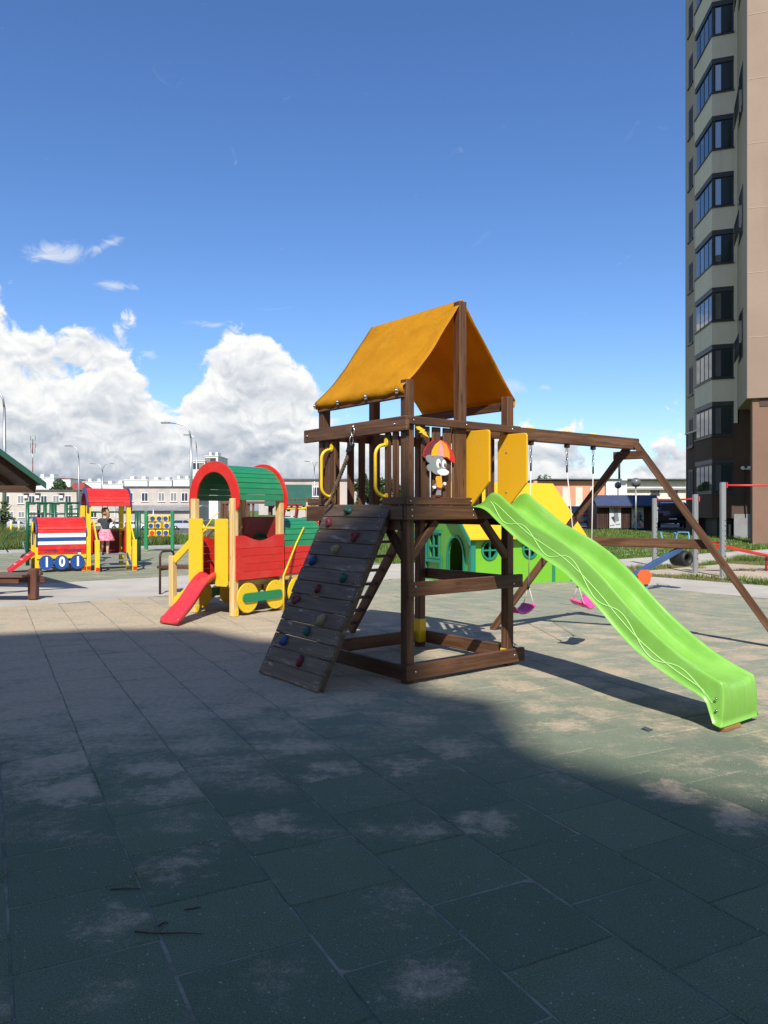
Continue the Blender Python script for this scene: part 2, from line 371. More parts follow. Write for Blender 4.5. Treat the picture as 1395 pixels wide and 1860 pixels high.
def rubber(name, per_tile, bleach_lift=.62, clean=0.0):
    m, t, b, _ = newmat(name)
    g = t.new('ShaderNodeNewGeometry'); P = g.outputs['Position']; p = t.sep(P)
    oi = t.new('ShaderNodeObjectInfo'); rnd = oi.outputs['Random']
    P2 = t.vmath('MULTIPLY', P, (1.0, 1.0, 0.0))
    gran = t.noise(P2, 260.0, 2, .7); grit = t.noise(P2, 95.0, 4, .8); med = t.noise(P2, 5.0, 5, .6); big = t.noise(P2, .55, 4, .55)
    c = t.mix(t.smooth(gran, .36, .68), (.060, .088, .046), (.215, .255, .155))
    c = t.mix(t.math('MULTIPLY', t.smooth(med, .38, .68), .5), c, (.130, .175, .120))
    if per_tile: c = t.mix(t.math('MULTIPLY', rnd, .55), c, (.072, .100, .064))
    # bleached further out, and lightened there to carry sunlight in the colour
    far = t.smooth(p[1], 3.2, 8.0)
    c = t.mix(t.math('MULTIPLY', far, bleach_lift), c, (.305, .315, .245))
    sp = t.noise(P2, 120.0, 3, .8)
    c = t.mix(t.math('MULTIPLY', t.smooth(sp, .54, .70), .55), c, (.30, .33, .27)); c = t.mix(t.math('MULTIPLY', t.smooth(sp, .46, .34), .5), c, (.03, .045, .035))
    # light crumbs
    vo = t.voro(P2, 24.0); crumb = t.math('MULTIPLY', t.math('LESS_THAN', vo[0], .12), t.math('GREATER_THAN', t.sep(vo[1])[0], .72))
    c = t.mix(t.math('MULTIPLY', crumb, .6), c, (.36, .37, .34))
    # loose sand: lies in the dished middle of the tiles and round the play frames
    left = t.smooth(t.math('MULTIPLY_ADD', p[0], 1.0, t.math('MULTIPLY', p[1], -.02)), .5, -2.2)
    amt = t.math('MULTIPLY_ADD', t.smooth(p[1], 2.2, 7.0), .42, t.math('MULTIPLY', t.math('MULTIPLY', left, t.smooth(p[1], 1.8, 6.5)), .34))
    vl = t.new('ShaderNodeVectorMath', operation='LENGTH'); t.put(vl.inputs[0], t.vmath('SUBTRACT', P2, (-.6, 8.3, 0)))
    amt = t.math('MULTIPLY_ADD', t.smooth(vl.outputs['Value'], 3.4, .6), .12, amt)
    n23 = t.noise(t.vmath('ADD', P2, (3.1, 1.7, 0)), 2.3, 6, .68)
    dr = t.math('ADD', t.math('MULTIPLY', t.math('SUBTRACT', big, .5), .7), t.math('MULTIPLY', t.math('SUBTRACT', n23, .5), 1.15))
    s_ = t.math('ADD', t.math('SUBTRACT', amt, clean), dr)
    if per_tile:
        tc = t.new('ShaderNodeTexCoord'); o = t.vmath('MULTIPLY', tc.outputs['Object'], (1.0, 1.0, 0))
        wob = t.new('ShaderNodeTexNoise'); t.put(wob.inputs['Vector'], P2); wob.inputs['Scale'].default_value = 5.5; wob.inputs['Detail'].default_value = 5; wob.inputs['Roughness'].default_value = .65
        o = t.vmath('ADD', o, t.vmath('MULTIPLY', t.vmath('SUBTRACT', wob.outputs['Color'], (.5, .5, .5)), (.62, .62, 0)))
        of = t.comb(t.math('MULTIPLY_ADD', t.math('FRACT', t.math('MULTIPLY', rnd, 17.3)), .24, -.12), t.math('MULTIPLY_ADD', t.math('FRACT', t.math('MULTIPLY', rnd, 41.7)), .24, -.12), 0)
        ln = t.new('ShaderNodeVectorMath', operation='LENGTH'); t.put(ln.inputs[0], t.vmath('ADD', o, of))
        mid = t.math('MULTIPLY', t.smooth(ln.outputs['Value'], .30, .0), t.smooth(t.math('FRACT', t.math('MULTIPLY', rnd, 7.9)), .25, 1.0, .10, .62))
        s_ = t.math('ADD', s_, mid)
    streak = t.noise(t.vmath('MULTIPLY', P2, (.9, 2.6, 0)), 1.6, 7, .7)
    s_ = t.math('MULTIPLY_ADD', t.math('SUBTRACT', streak, .5), 1.1, s_)
    g22 = t.noise(P2, 20.0, 5, .72); s_ = t.math('MULTIPLY_ADD', t.math('SUBTRACT', g22, .5), .70, s_)
    cover = t.smooth(s_, .02, 1.0)
    sand = t.smooth(t.math('ADD', cover, t.math('MULTIPLY', t.math('SUBTRACT', grit, .5), 1.5)), .10, 1.12)
    sandcol = t.mix(t.math('ADD', t.math('MULTIPLY', gran, .5), t.math('MULTIPLY', t.smooth(g22, .3, .7), .5)), (.37, .28, .185), (.60, .475, .335))
    c = t.mix(t.math('MULTIPLY', sand, .82), c, sandcol)
    t.put(b.inputs['Base Color'], c); b.inputs['Roughness'].default_value = .9; b.inputs['Specular IOR Level'].default_value = .18
    bump(t, b, t.math('ADD', gran, t.math('MULTIPLY', grit, .8)), .55, .004)
    return m
def grassmat(name, c0, c1, c2, scale=1.0):
    m, t, b, _ = newmat(name); g = t.new('ShaderNodeNewGeometry'); v = t.vmath('MULTIPLY', g.outputs['Position'], (1, 1, .0))
    n = t.noise(v, 1.3 * scale, 5, .6); f = t.noise(v, 19 * scale, 3, .7); q = t.noise(v, .22 * scale, 3, .5)
    c = t.mix(t.smooth(n, .3, .7), c0, c1); c = t.mix(t.smooth(f, .45, .75), c, c2)
    c = t.mix(t.math('MULTIPLY', t.smooth(q, .42, .68), .5), c, tuple(k * .7 for k in c0))
    t.put(b.inputs['Base Color'], c); b.inputs['Roughness'].default_value = .8; b.inputs['Specular IOR Level'].default_value = .2
    return m
def leafmat(name, c0, c1):
    m, t, b, out = newmat(name); g = t.new('ShaderNodeNewGeometry')
    n = t.noise(g.outputs['Position'], 2.2, 3, .6); f = t.noise(g.outputs['Position'], 17.0, 2, .6)
    c = t.mix(t.smooth(t.math('ADD', t.math('MULTIPLY', n, .5), t.math('MULTIPLY', f, .5)), .35, .65), c0, c1)
    t.put(b.inputs['Base Color'], c); b.inputs['Roughness'].default_value = .6
    tr = t.new('ShaderNodeBsdfTranslucent'); t.put(tr.inputs[0], c); mx = t.new('ShaderNodeMixShader'); mx.inputs[0].default_value = .25
    t.l.new(b.outputs[0], mx.inputs[1]); t.l.new(tr.outputs[0], mx.inputs[2]); t.l.new(mx.outputs[0], out.inputs[0])
    return m

BROWN = wood('brown_stained_wood', (.072, .032, .015), (.185, .088, .044), (.28, .19, .12), .28)
GREYWOOD = wood('weathered_dark_wood', (.078, .050, .031), (.175, .122, .080), (.42, .36, .29), .8, .5, bmp=.6)
PINE = wood('lacquered_pine', (.60, .40, .16), (.78, .57, .27), (.5, .38, .2), .2, .45)
YEL = paint('yellow_plastic_panel', (.80, .42, .012), .36, .06, .12)
YELP = paint('yellow_paint', (.78, .52, .015), .40, .12, .20)
RED = paint('red_paint', (.60, .018, .013), .40, .16, .20)
DRED = paint('dark_red_paint', (.20, .012, .012), .45)
GRN = paint('green_paint', (.014, .21, .082), .40, .16, .16)
DGRN = paint('dark_green_metal', (.008, .085, .035), .35)
BLUE = paint('blue_paint', (.012, .065, .26), .4)
NAVY = paint('navy_paint', (.030, .045, .16), .42)
WHITE = paint('white_paint', (.80, .80, .80), .45)
PINK = paint('pink_plastic', (.86, .07, .30), .35)
BLACK = flat('black_rubber', (.012, .012, .013), .6)
GREY = paint('grey_metal', (.36, .36, .36), .4, metal=.6)
GALV = paint('galvanised_steel', (.42, .43, .44), .4, metal=.8)
STEEL = flat('bolt_steel', (.55, .55, .55), .28, 1.0)
MAROON = paint('maroon_resin', (.16, .020, .028), .55, .2, .3)
TEAL = paint('teal_paint', (.010, .20, .12), .4)
SKYB = paint('pale_blue_metal', (.10, .30, .42), .4)
ORNG = paint('orange_plastic', (.75, .11, .02), .4)
TAN = paint('tan_resin', (.30, .22, .10), .6, .2, .3)
ROPE = wood('old_rope', (.14, .095, .055), (.30, .22, .14), (.4, .3, .2), .3, .9, 3.0)
CORD = paint('white_cord', (.60, .57, .50), .8)
# ------------------------------------------------------------------ the ground
A_, B_ = Vector((.788, .616)), Vector((-.616, .788)); N_ = Vector((.213, 7.006))
def uv(u, v, z=0.0):
    p = N_ + A_ * u + B_ * v; return (p.x, p.y, z)
def sm(x, a, b):
    t = max(0, min(1, (x - a) / (b - a))); return t * t * (3 - 2 * t)
def gz(x, y):                       # lie of the land: level playground, lawn a little higher, far yard lower
    k = sm(x, -6, 5)
    return k * (.34 * sm(y, 26, 46)) + (1 - k) * (-1.7 * sm(y, 36, 130))
def ground_sheet(name, poly_fn, xs, ys, mat, dz):
    mb = MB(); mb.grid([[(x, y, gz(x, y) + dz) for x in xs] for y in ys]); return struct(name, mb, mat)
GRASS = grassmat('lawn_grass', (.055, .115, .018), (.115, .190, .036), (.18, .23, .06))
xs = [-1500, -700, -350, -200, -120] + list(range(-80, 81, 5)) + [120, 200, 350, 700, 1500]
ys = [-400, -150, -60, -20, 0] + list(range(5, 140, 5)) + [150, 180, 240, 350, 600, 1000, 1600]
ground_sheet('ground', None, xs, ys, GRASS, -.06)
JOINT = mineral('sandy_joint_fill', (.13, .13, .10), (.32, .29, .22), 7.0, .95, .5, fine=120)
CONC = mineral('concrete_path', (.39, .36, .305), (.50, .465, .40), 1.2, .9, .2, .5, (.45, .38, .28), 70)
ASPH = mineral('asphalt', (.10, .10, .10), (.15, .15, .15), .8, .9, .2)
SANDM = mineral('sand', (.38, .31, .22), (.52, .44, .33), 1.6, .95, .5, fine=90)
KERB = mineral('kerb_concrete', (.30, .30, .28), (.42, .42, .40), 3, .9, .2)
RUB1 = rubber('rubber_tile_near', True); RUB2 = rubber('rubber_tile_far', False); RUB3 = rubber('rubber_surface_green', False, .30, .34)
def slab(name, u0, u1, v0, v1, z0, z1, mat):
    mb = MB()
    nu = max(1, int((u1 - u0) / 3)); nv = max(1, int((v1 - v0) / 3))
    M = Matrix.Identity(4); M.col[0][:2] = A_; M.col[1][:2] = B_; M.translation = (N_.x, N_.y, 0)
    mb.box(((u0 + u1) / 2, (v0 + v1) / 2, (z0 + z1) / 2), (u1 - u0, v1 - v0, z1 - z0), 0, M)
    return struct(name, mb, mat)
floor = slab('playground_floor', -26, 9.3, -22, 8.2, -.10, -.0045, JOINT)
slab('concrete_path', -40, 11.6, 8.2, 12.0, -.12, -.004, CONC)
slab('concrete_path', 9.3, 11.6, -22, 8.2, -.125, -.006, CONC)
slab('concrete_path', 11.6, 60, 7.0, 9.2, -.12, -.002, CONC)
slab('concrete_path', 11.6, 60, 11.9, 12.2, -.12, .02, KERB)
slab('rubber_surface', -40, 9.3, 12.0, 24.5, -.13, -.002, RUB3)
slab('kerb', -40, 9.5, 24.5, 26.2, -.13, .05, KERB)
slab('sand_pit', 12.6, 17.5, 0.2, 6.2, -.12, -.02, SANDM)
# far yard
mb = MB(); mb.grid([[(x, y, gz(x, y) - .02) for x in range(-150, 2, 10)] for y in range(60, 152, 6)]); struct('parking_lot', mb, ASPH)
mb = MB(); mb.grid([[(x, y, gz(x, y) - .02) for x in range(6, 62, 4)] for y in (49, 54, 60, 70, 84)]); struct('parking_lot', mb, ASPH)

# rubber tiles: half metre squares laid in columns, every other column shifted by half a tile
D_ = Vector((-.4595, .888)); E_ = Vector((.888, .4595)); TA = math.atan2(E_.y, E_.x)
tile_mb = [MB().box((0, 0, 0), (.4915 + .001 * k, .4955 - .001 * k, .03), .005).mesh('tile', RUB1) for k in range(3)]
def inside(p, m=.0):
    q = Vector(p) - N_; u, v = q.dot(A_), q.dot(B_)
    return u < 9.3 - m and v < 8.2 - m and u > -26 and v > -22
cells = []
for i in range(-40, 45):
    ec = .074 + .5 * i + .25
    d0 = 2.89 if i % 2 == 0 else 2.64
    for j in range(-20, 50):
        dc = d0 + .5 * j + .25; p = E_ * ec + D_ * dc
        if p.y < 1.5 or p.y > 24 or abs(p.x) > p.y * .56 + .6 or not inside(p, .05): continue
        cells.append((p.y, p.x, p))
cells.sort(key=lambda c: c[0])
far_mb = MB()
for n, (_, _, p) in enumerate(cells):
    tilt = Matrix.Rotation(R(random.uniform(-.5, .5)), 4, 'X') @ Matrix.Rotation(R(random.uniform(-.5, .5)), 4, 'Y')
    M = Matrix.Translation((p.x, p.y, -.015 + random.uniform(-.002, .002))) @ Matrix.Rotation(TA + R(random.uniform(-.35, .35)), 4, 'Z') @ tilt
    if n < 300: put('tile', random.choice(tile_mb), floor, M)
    else: far_mb.box((0, 0, 0), (.488, .490, .03), 0, M)
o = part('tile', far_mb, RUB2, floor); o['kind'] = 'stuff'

# ------------------------------------------------------------------ houses and yard behind
PLASTER = mineral('beige_plaster', (.46, .41, .34), (.60, .55, .47), .35, .9, .1, .3, (.36, .31, .26), 4)
PLASTER2 = mineral('pale_brick_wall', (.42, .38, .33), (.55, .50, .44), .4, .9, .1, .4, (.5, .36, .28), 3)
WHITEW = mineral('white_render', (.66, .66, .64), (.78, .78, .76), .1, .9, .05)
ORW = mineral('orange_render', (.58, .26, .16), (.66, .32, .21), .3, .9, .05)
CREAMW = mineral('cream_render', (.62, .56, .47), (.70, .65, .56), .3, .9, .05)
DARKROOF = mineral('dark_roof_felt', (.07, .07, .07), (.13, .12, .12), .6, .9, .1)
REDROOF = mineral('red_roof', (.22, .045, .035), (.32, .07, .05), .8, .8, .1)
GLASS = glassy('window_glass', (.018, .025, .032), .04, 1.8, (.30, .29, .27)); PVC = flat('window_frame_white', (.74, .74, .73), .4)
DFR = flat('window_frame_dark', (.055, .045, .04), .45)
def pxw(px, Y): return (px - 697.5) / 1397 * Y
def pyz(py, Y): return CAM_H - (py - 925) / 1397 * Y
_win = {}
def window(root, x, y, z, w, h, fr=PVC, ncol=2):
    """window in a wall that faces -Y (thing frame): frame proud of the wall, pane let into it"""
    k = (w, h, fr.name, ncol)
    if k not in _win:
        m = MB(); t = .09
        for sx in (-1, 1): m.box((sx * (w / 2 - t / 2), 0, 0), (t, .12, h))
        for sz in (-1, 1): m.box((0, 0, sz * (h / 2 - t / 2)), (w - 2 * t, .12, t))
        for c in range(1, ncol): m.box((-w / 2 + w * c / ncol, .005, 0), (t * .9, .1, h - 2 * t))
        m.box((0, -.06, -h / 2 - .04), (w + .16, .22, .06))
        g = MB().box((0, .02, 0), (w - .02, .03, h - .02))
        _win[k] = (m.mesh('window', fr), g.mesh('pane', GLASS))
    M = Matrix.Translation((x, y, z))
    f = put('window', _win[k][0], root, M); put('pane', _win[k][1], f, M)
    return f
def far_building(name, label, cat, x0, x1, Y, depth, zb, zt, wall, rows, group=None, cap=None, fr=PVC):
    r = thing(name, label, cat, ((x0 + x1) / 2, Y, zb), 0, group); w = x1 - x0; h = zt - zb
    part('wall', MB().box((0, depth / 2, h / 2 - .5), (w, depth, h + 1)), wall, r)
    part('parapet', MB().box((0, depth / 2, h + .14), (w + .4, depth + .4, .28)), cap or DARKROOF, r)
    for (z, xs_, ww, wh) in rows:
        for x in xs_: window(r, x - (x0 + x1) / 2, -.03, z - zb, ww, wh, fr)
    return r
# long two-storey block on the left
Y = 150; zb = -1.75
fx = lambda pxs: [pxw(p, Y) for p in pxs]
b = far_building('office_block', 'long beige two-storey block behind the red and blue play train', 'building', pxw(-95, Y), pxw(139, Y), Y, 14, zb, pyz(892, Y), PLASTER,
    [(pyz(907.5, Y), fx((-60, -35, -12, 12, 38, 58, 80, 102, 124)), 1.25, 1.55), (pyz(935, Y), fx((-55, -30, 0, 19, 39, 60, 80, 101, 124)), 1.25, 1.2)])
for p in (48, 69, 112):
    k = put('air_conditioner', MB().box((0, 0, 0), (.75, .4, .65), .03).mesh('air_conditioner', PVC), b, Matrix.Translation((pxw(p, Y) - pxw(22, Y), -.28, pyz(902, Y) - zb)))
    part('awning', MB().box((0, -.1, .62), (1.1, .9, .06)), DARKROOF, k, FR[k])
b = far_building('office_block', 'beige two-storey block with a lean-to annex behind the game board of discs', 'building', pxw(228, Y), pxw(352, Y), Y - 1, 14, zb, pyz(886, Y), PLASTER2,
    [(pyz(903, Y), fx((239, 266, 296, 318, 338)), 1.3, 1.7), (pyz(935, Y), fx((321, 338)), 1.3, 1.6)])
part('annex', MB().prism([(-6, -.5), (8.3, -.5), (8.3, 3.2), (-6, 3.2)], -5, -.1, 'y'), PLASTER2, b)
part('annex_roof', MB().prism([(-5.6, 3.05), (-.02, 4.0), (-.02, 4.15), (-5.6, 3.2)], -6.4, 8.7, 'x'), mineral('grey_sheet_roof', (.2, .2, .2), (.3, .3, .3), 1, .6, .1), b)
b = far_building('office_block', 'lower flat-roofed link of the beige block, seen over the red train roof', 'building', pxw(140, Y), pxw(227, Y), Y + 3, 10, zb, pyz(893, Y), PLASTER,
    [(pyz(935, Y), fx((160, 185, 210)), 1.25, 1.2)])
Y = 118
b = far_building('blank_building', 'blank beige building with a dark roof edge between the green train and the tower', 'building', pxw(470, Y), pxw(648, Y), Y, 14, -1.5, pyz(873, Y), PLASTER2,
    [(pyz(893, Y), [pxw(p, Y) for p in (575,)], 1.2, 1.5)])
part('pilaster', MB().box((pxw(612, Y) - pxw(559, Y), -.05, 3.4), (.25, .1, 6.8)), PLASTER, b)
Y = 112
far_building('low_shed', 'low pale brick shed seen between the climbing wall and the deck of the tower', 'building', pxw(655, Y), pxw(840, Y), Y, 9, -1.2, pyz(921, Y), PLASTER2, [(pyz(938, Y), [pxw(p, Y) for p in (672, 700, 726, 780)], 1.3, 1.4)])
# white flats far off
def tower_block(px0, px1, py, Y, label, pent=True, roof=None, nw=0):
    b = far_building('apartment_block', label, 'building', pxw(px0, Y), pxw(px1, Y), Y, 16, -3, pyz(py, Y), WHITEW,
        [(pyz(py + 8 + 11 * r_, Y), [pxw(px0 + 5 + k * 9, Y) for k in range(nw)], 2.0, 1.9) for r_ in range(1)] if nw else [], 'white blocks of flats on the skyline', roof or WHITEW, DFR)
    if pent:
        w = pxw(px1, Y) - pxw(px0, Y); H = pyz(py, Y) + 3
        for f in (-.28, .22): part('penthouse', MB().box((w * f, 6, H + .9), (w * .16, 5, 1.6)), WHITEW, b)
    return b
tower_block(226, 268, 872, 330, 'white flats with two lift houses above the beige block, nearest the red train roof')
tower_block(270, 312, 873, 330, 'white flats with a round dish on the wall above the game board')
tower_block(314, 344, 871, 330, 'white flats just left of the green train cab')
tower_block(351, 372, 838, 260, 'tall white block rising just over the red arch of the green train', False, nw=2)
tower_block(373, 396, 829, 262, 'taller white block with a railing above the red arch of the green train', True, nw=2)
tower_block(62, 98, 868, 320, 'white flats left of the round green tree on the skyline')
tower_block(112, 128, 870, 325, 'white flats hidden half by the round green tree', False, REDROOF)
tower_block(150, 184, 876, 335, 'white flats beside the tall lamp post on the skyline')
tower_block(186, 224, 880, 335, 'low white flats above the red roof of the rescue train')
Y = 240
h = thing('red_roofed_house', 'house with a hipped dark red roof on the skyline right of the round tree', 'house', (pxw(138, Y), Y, -3))
part('wall', MB().box((0, 4, 5.2), (5.2, 8, 10.4)), CREAMW, h)
part('roof', MB().add([(-3.2, -1, 10.4), (3.2, -1, 10.4), (3.2, 9, 10.4), (-3.2, 9, 10.4), (-1.4, 3, 13.0), (1.4, 3, 13.0)], [(0, 1, 5, 4), (1, 2, 5), (2, 3, 4, 5), (3, 0, 4), (3, 2, 1, 0)]), REDROOF, h)
# warehouse on the right
Y = 92
w = thing('warehouse', 'long low warehouse with orange and white stripes and a white section behind the swings', 'building', (pxw(1100, Y), Y, .3))
ox = pxw(1100, Y); zt = pyz(871, Y) - .3
part('wall', MB().box((pxw(1192, Y) - ox, 7, zt / 2 - .3), (pxw(1250, Y) - pxw(1138, Y), 13.2, zt + .4)), CREAMW, w)
part('wall', MB().box((pxw(1119, Y) - ox, 6.8, zt / 2 - .3), (pxw(1137.8, Y) - pxw(1100, Y), 14, zt + .5)), WHITEW, w, label='white section of the warehouse')
part('wall', MB().box((pxw(1035, Y) - ox, 7, zt / 2 - .3), (pxw(1099.5, Y) - pxw(970, Y), 13.4, zt + .3)), ORW, w, label='orange section of the warehouse')
for p in (1000, 1029, 1052.5, 1079): part('stripe', MB().box((pxw(p, Y) - ox, .26, zt / 2 - .5), (.85, .1, zt - .8)), CREAMW, w)
part('roof', MB().box((pxw(1119, Y) - ox, 7, zt + .02), (pxw(1252, Y) - pxw(968, Y), 14.8, .14)), DARKROOF, w)
part('pipe_run', MB().box((pxw(1196, Y) - ox, .2, zt - 1.15), (pxw(1250, Y) - pxw(1140, Y), .35, .22), .02), GREY, w)
part('chimney', MB().tube([(pxw(1129.5, Y) - ox, 1, zt), (pxw(1129.5, Y) - ox, 1, pyz(840, Y) - .3)], .14, 8), BLACK, w)
part('bracket_lamp', MB().lathe([(.1, 0), (.45, .1), (.12, .4)], 10, Matrix.Translation((pxw(1132, Y) - ox, -.4, zt - .2))), PVC, w)
for p, q in ((1192, 885), (1225, 886)): window(w, pxw(p, Y) - ox, .36, pyz(q, Y) + 0 - .3 - .45, 1.0, .7, DFR)

# ------------------------------------------------------------------ tall apartment tower on the right
GREYR = mineral('grey_beige_render', (.68, .61, .46), (.74, .67, .52), .5, .9, .05, fine=20)
BEIGER = mineral('taupe_render', (.42, .345, .25), (.46, .385, .285), .4, .9, .05, fine=20)
TANR = mineral('tan_render', (.31, .228, .172), (.345, .258, .198), .35, .9, .05, fine=20)
BRR = mineral('dark_brown_render', (.085, .055, .040), (.11, .072, .055), .6, .9, .05, fine=20)
TANJ = mineral('tan_joint', (.47, .34, .26), (.50, .37, .29), 1, .9, .05)
COLR = mineral('brown_column_render', (.21, .125, .085), (.245, .150, .105), .6, .9, .05, fine=20)
PLINTH = mineral('grey_plinth', (.22, .22, .22), (.30, .30, .30), 1, .9, .1)
FRD = flat('anthracite_frame', (.030, .034, .034), .45)
DULL2 = glassy('dim_reflection_glass', (.020, .028, .028), .12); DULL2.node_tree.nodes['Principled BSDF'].inputs['IOR'].default_value = 1.25  # duller copy of the tower glass, darker reflection set in the material
DULL = flat('matt_dark_pane', (.045, .043, .042), .5, spec=.15)  # panes sit flush; dark matt colour stands in for a shaded recess
TGLASS = glassy('tower_glass', (.010, .016, .022), .02, 2.6, (.13, .13, .12))
Ub, Vb = Vector((-.943, .332)), Vector((.332, .943)); D1 = Vector((.1, .995))
Cp = Vector((15.90, 37.3))
T0 = thing('apartment_tower', 'tall grey and tan apartment tower with stacked glazed bays at the edge of the lawn', 'building', (Cp.x, Cp.y, .34))
def tw(p, z=0): return (p.x - Cp.x, p.y - Cp.y, z - .34)
E0 = Cp - Ub * .98                       # right end of the bay front
Dd = Cp - Ub * 1.14                      # foot of the projecting wing's side
Ed = Dd - Vb * 4.1                       # near corner of the wing
L1 = Cp + D1 * 2.75                      # left end of the bay flank
S0 = L1 + Vector((.16, .1)); S1 = S0 + D1 * 2.1
TOP = 35.0
def pr(name, pts, z0, z1, mat, label=None): return part(name, MB().prism([(p.x - Cp.x, p.y - Cp.y) for p in pts], z0 - .34, z1 - .34), mat, T0, label=label)
ins = Vector((8, 9))
pr('wall', [S1, S0, S0 + Vector((9, 3)), S1 + Vector((9, 3))], 5.72, TOP, BEIGER)
pr('wall', [S1 + Vector((.03, 0)), S0 + Vector((.03, 0)), S0 + Vector((9, 3)), S1 + Vector((9, 3))], -.5, 5.72, BRR, 'dark brown lower wall')
back = [L1 + Vector((.25, 0)), E0 + Vector((.35, .25)), Dd + Vector((.8, .5)), Dd + Vector((3, 4)), L1 + Vector((3, 2))]
pr('core', back, 2.0, TOP, FRD)
pr('wall', [E0, Dd, Dd + Vb * 1.2, E0 + Vb * 1.2], 5.72, TOP, GREYR)
pr('wall', [E0 + Vb * .02, Dd + Vb * .02, Dd - Ub * 4 + Vb * .02, Dd - Ub * 4 + Vb * 1.2, E0 + Vb * 1.2], -.5, 5.70, BRR, 'dark brown entrance wall')
pr('wall', [Dd - Ub * .06 + Vb * .04, Dd - Ub * 4 + Vb * .04, Dd - Ub * 4 + Vb * 1.1, Dd - Ub * .06 + Vb * 1.1], 5.70, 6.34, BRR, 'dark brown entrance wall')
pr('projecting_wing', [Dd, Ed, Ed - Ub * 9, Dd - Ub * 9], 6.35, TOP, TANR)
side = pr('wing_side', [Dd + Ub * .012, Ed + Ub * .012 + Vb * .02, Ed - Ub * .05 + Vb * .02, Dd - Ub * .05], 6.36, TOP - .01, BEIGER)
for k in range(10):
    z = 8.95 + 2.77 * k
    if z < TOP: part('joint_strip', MB().prism([(q.x - Cp.x, q.y - Cp.y) for q in (Ed - Vb * .01 - Ub * .02, Ed - Ub * 9 - Vb * .01, Ed - Ub * 9 + Vb * .02, Ed - Ub * .02 + Vb * .02)], z - .34, z - .315), TANJ, T0)
for a0 in (.22, 1.9, 4.0): pr('column', [Ed - Ub * a0 + Vb * .15, Ed - Ub * (a0 + .72) + Vb * .15, Ed - Ub * (a0 + .72) + Vb * .9, Ed - Ub * a0 + Vb * .9], -.3, 6.35, COLR)
pr('lintel', [Ed - Ub * .5 + Vb * .12, Ed - Ub * 8 + Vb * .12, Ed - Ub * 8 + Vb * .95, Ed - Ub * .5 + Vb * .95], 6.0, 6.346, BRR)
pr('plinth', [E0 - Vb * .03, Dd - Ub * 3 - Vb * .03, Dd - Ub * 3 + Vb * .3, E0 + Vb * .3], -.5, 1.35, PLINTH)
pr('entrance_door', [Dd - Ub * 1.55 - Vb * .06, Dd - Ub * 2.5 - Vb * .06, Dd - Ub * 2.5 + Vb * .2, Dd - Ub * 1.55 + Vb * .2], .3, 2.6, FRD)
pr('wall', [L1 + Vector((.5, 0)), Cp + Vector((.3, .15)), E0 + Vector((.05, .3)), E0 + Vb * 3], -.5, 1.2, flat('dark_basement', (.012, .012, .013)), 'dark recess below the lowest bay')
def facet(p, q, z0, z1, th, mat, name, off=0.0, parent=None, d0=0.0, d1=1.0):
    """upright slab on the line p-q, outer face 'off' proud (positive = outwards, left of p->q seen from above is inside)"""
    d = (q - p).normalized(); n = Vector((d.y, -d.x)); a = p + (q - p) * d0 + n * off; b_ = p + (q - p) * d1 + n * off
    return part(name, MB().prism([(k.x - Cp.x, k.y - Cp.y) for k in (a, b_, b_ - n * th, a - n * th)], z0 - .34, z1 - .34), mat, parent or T0)
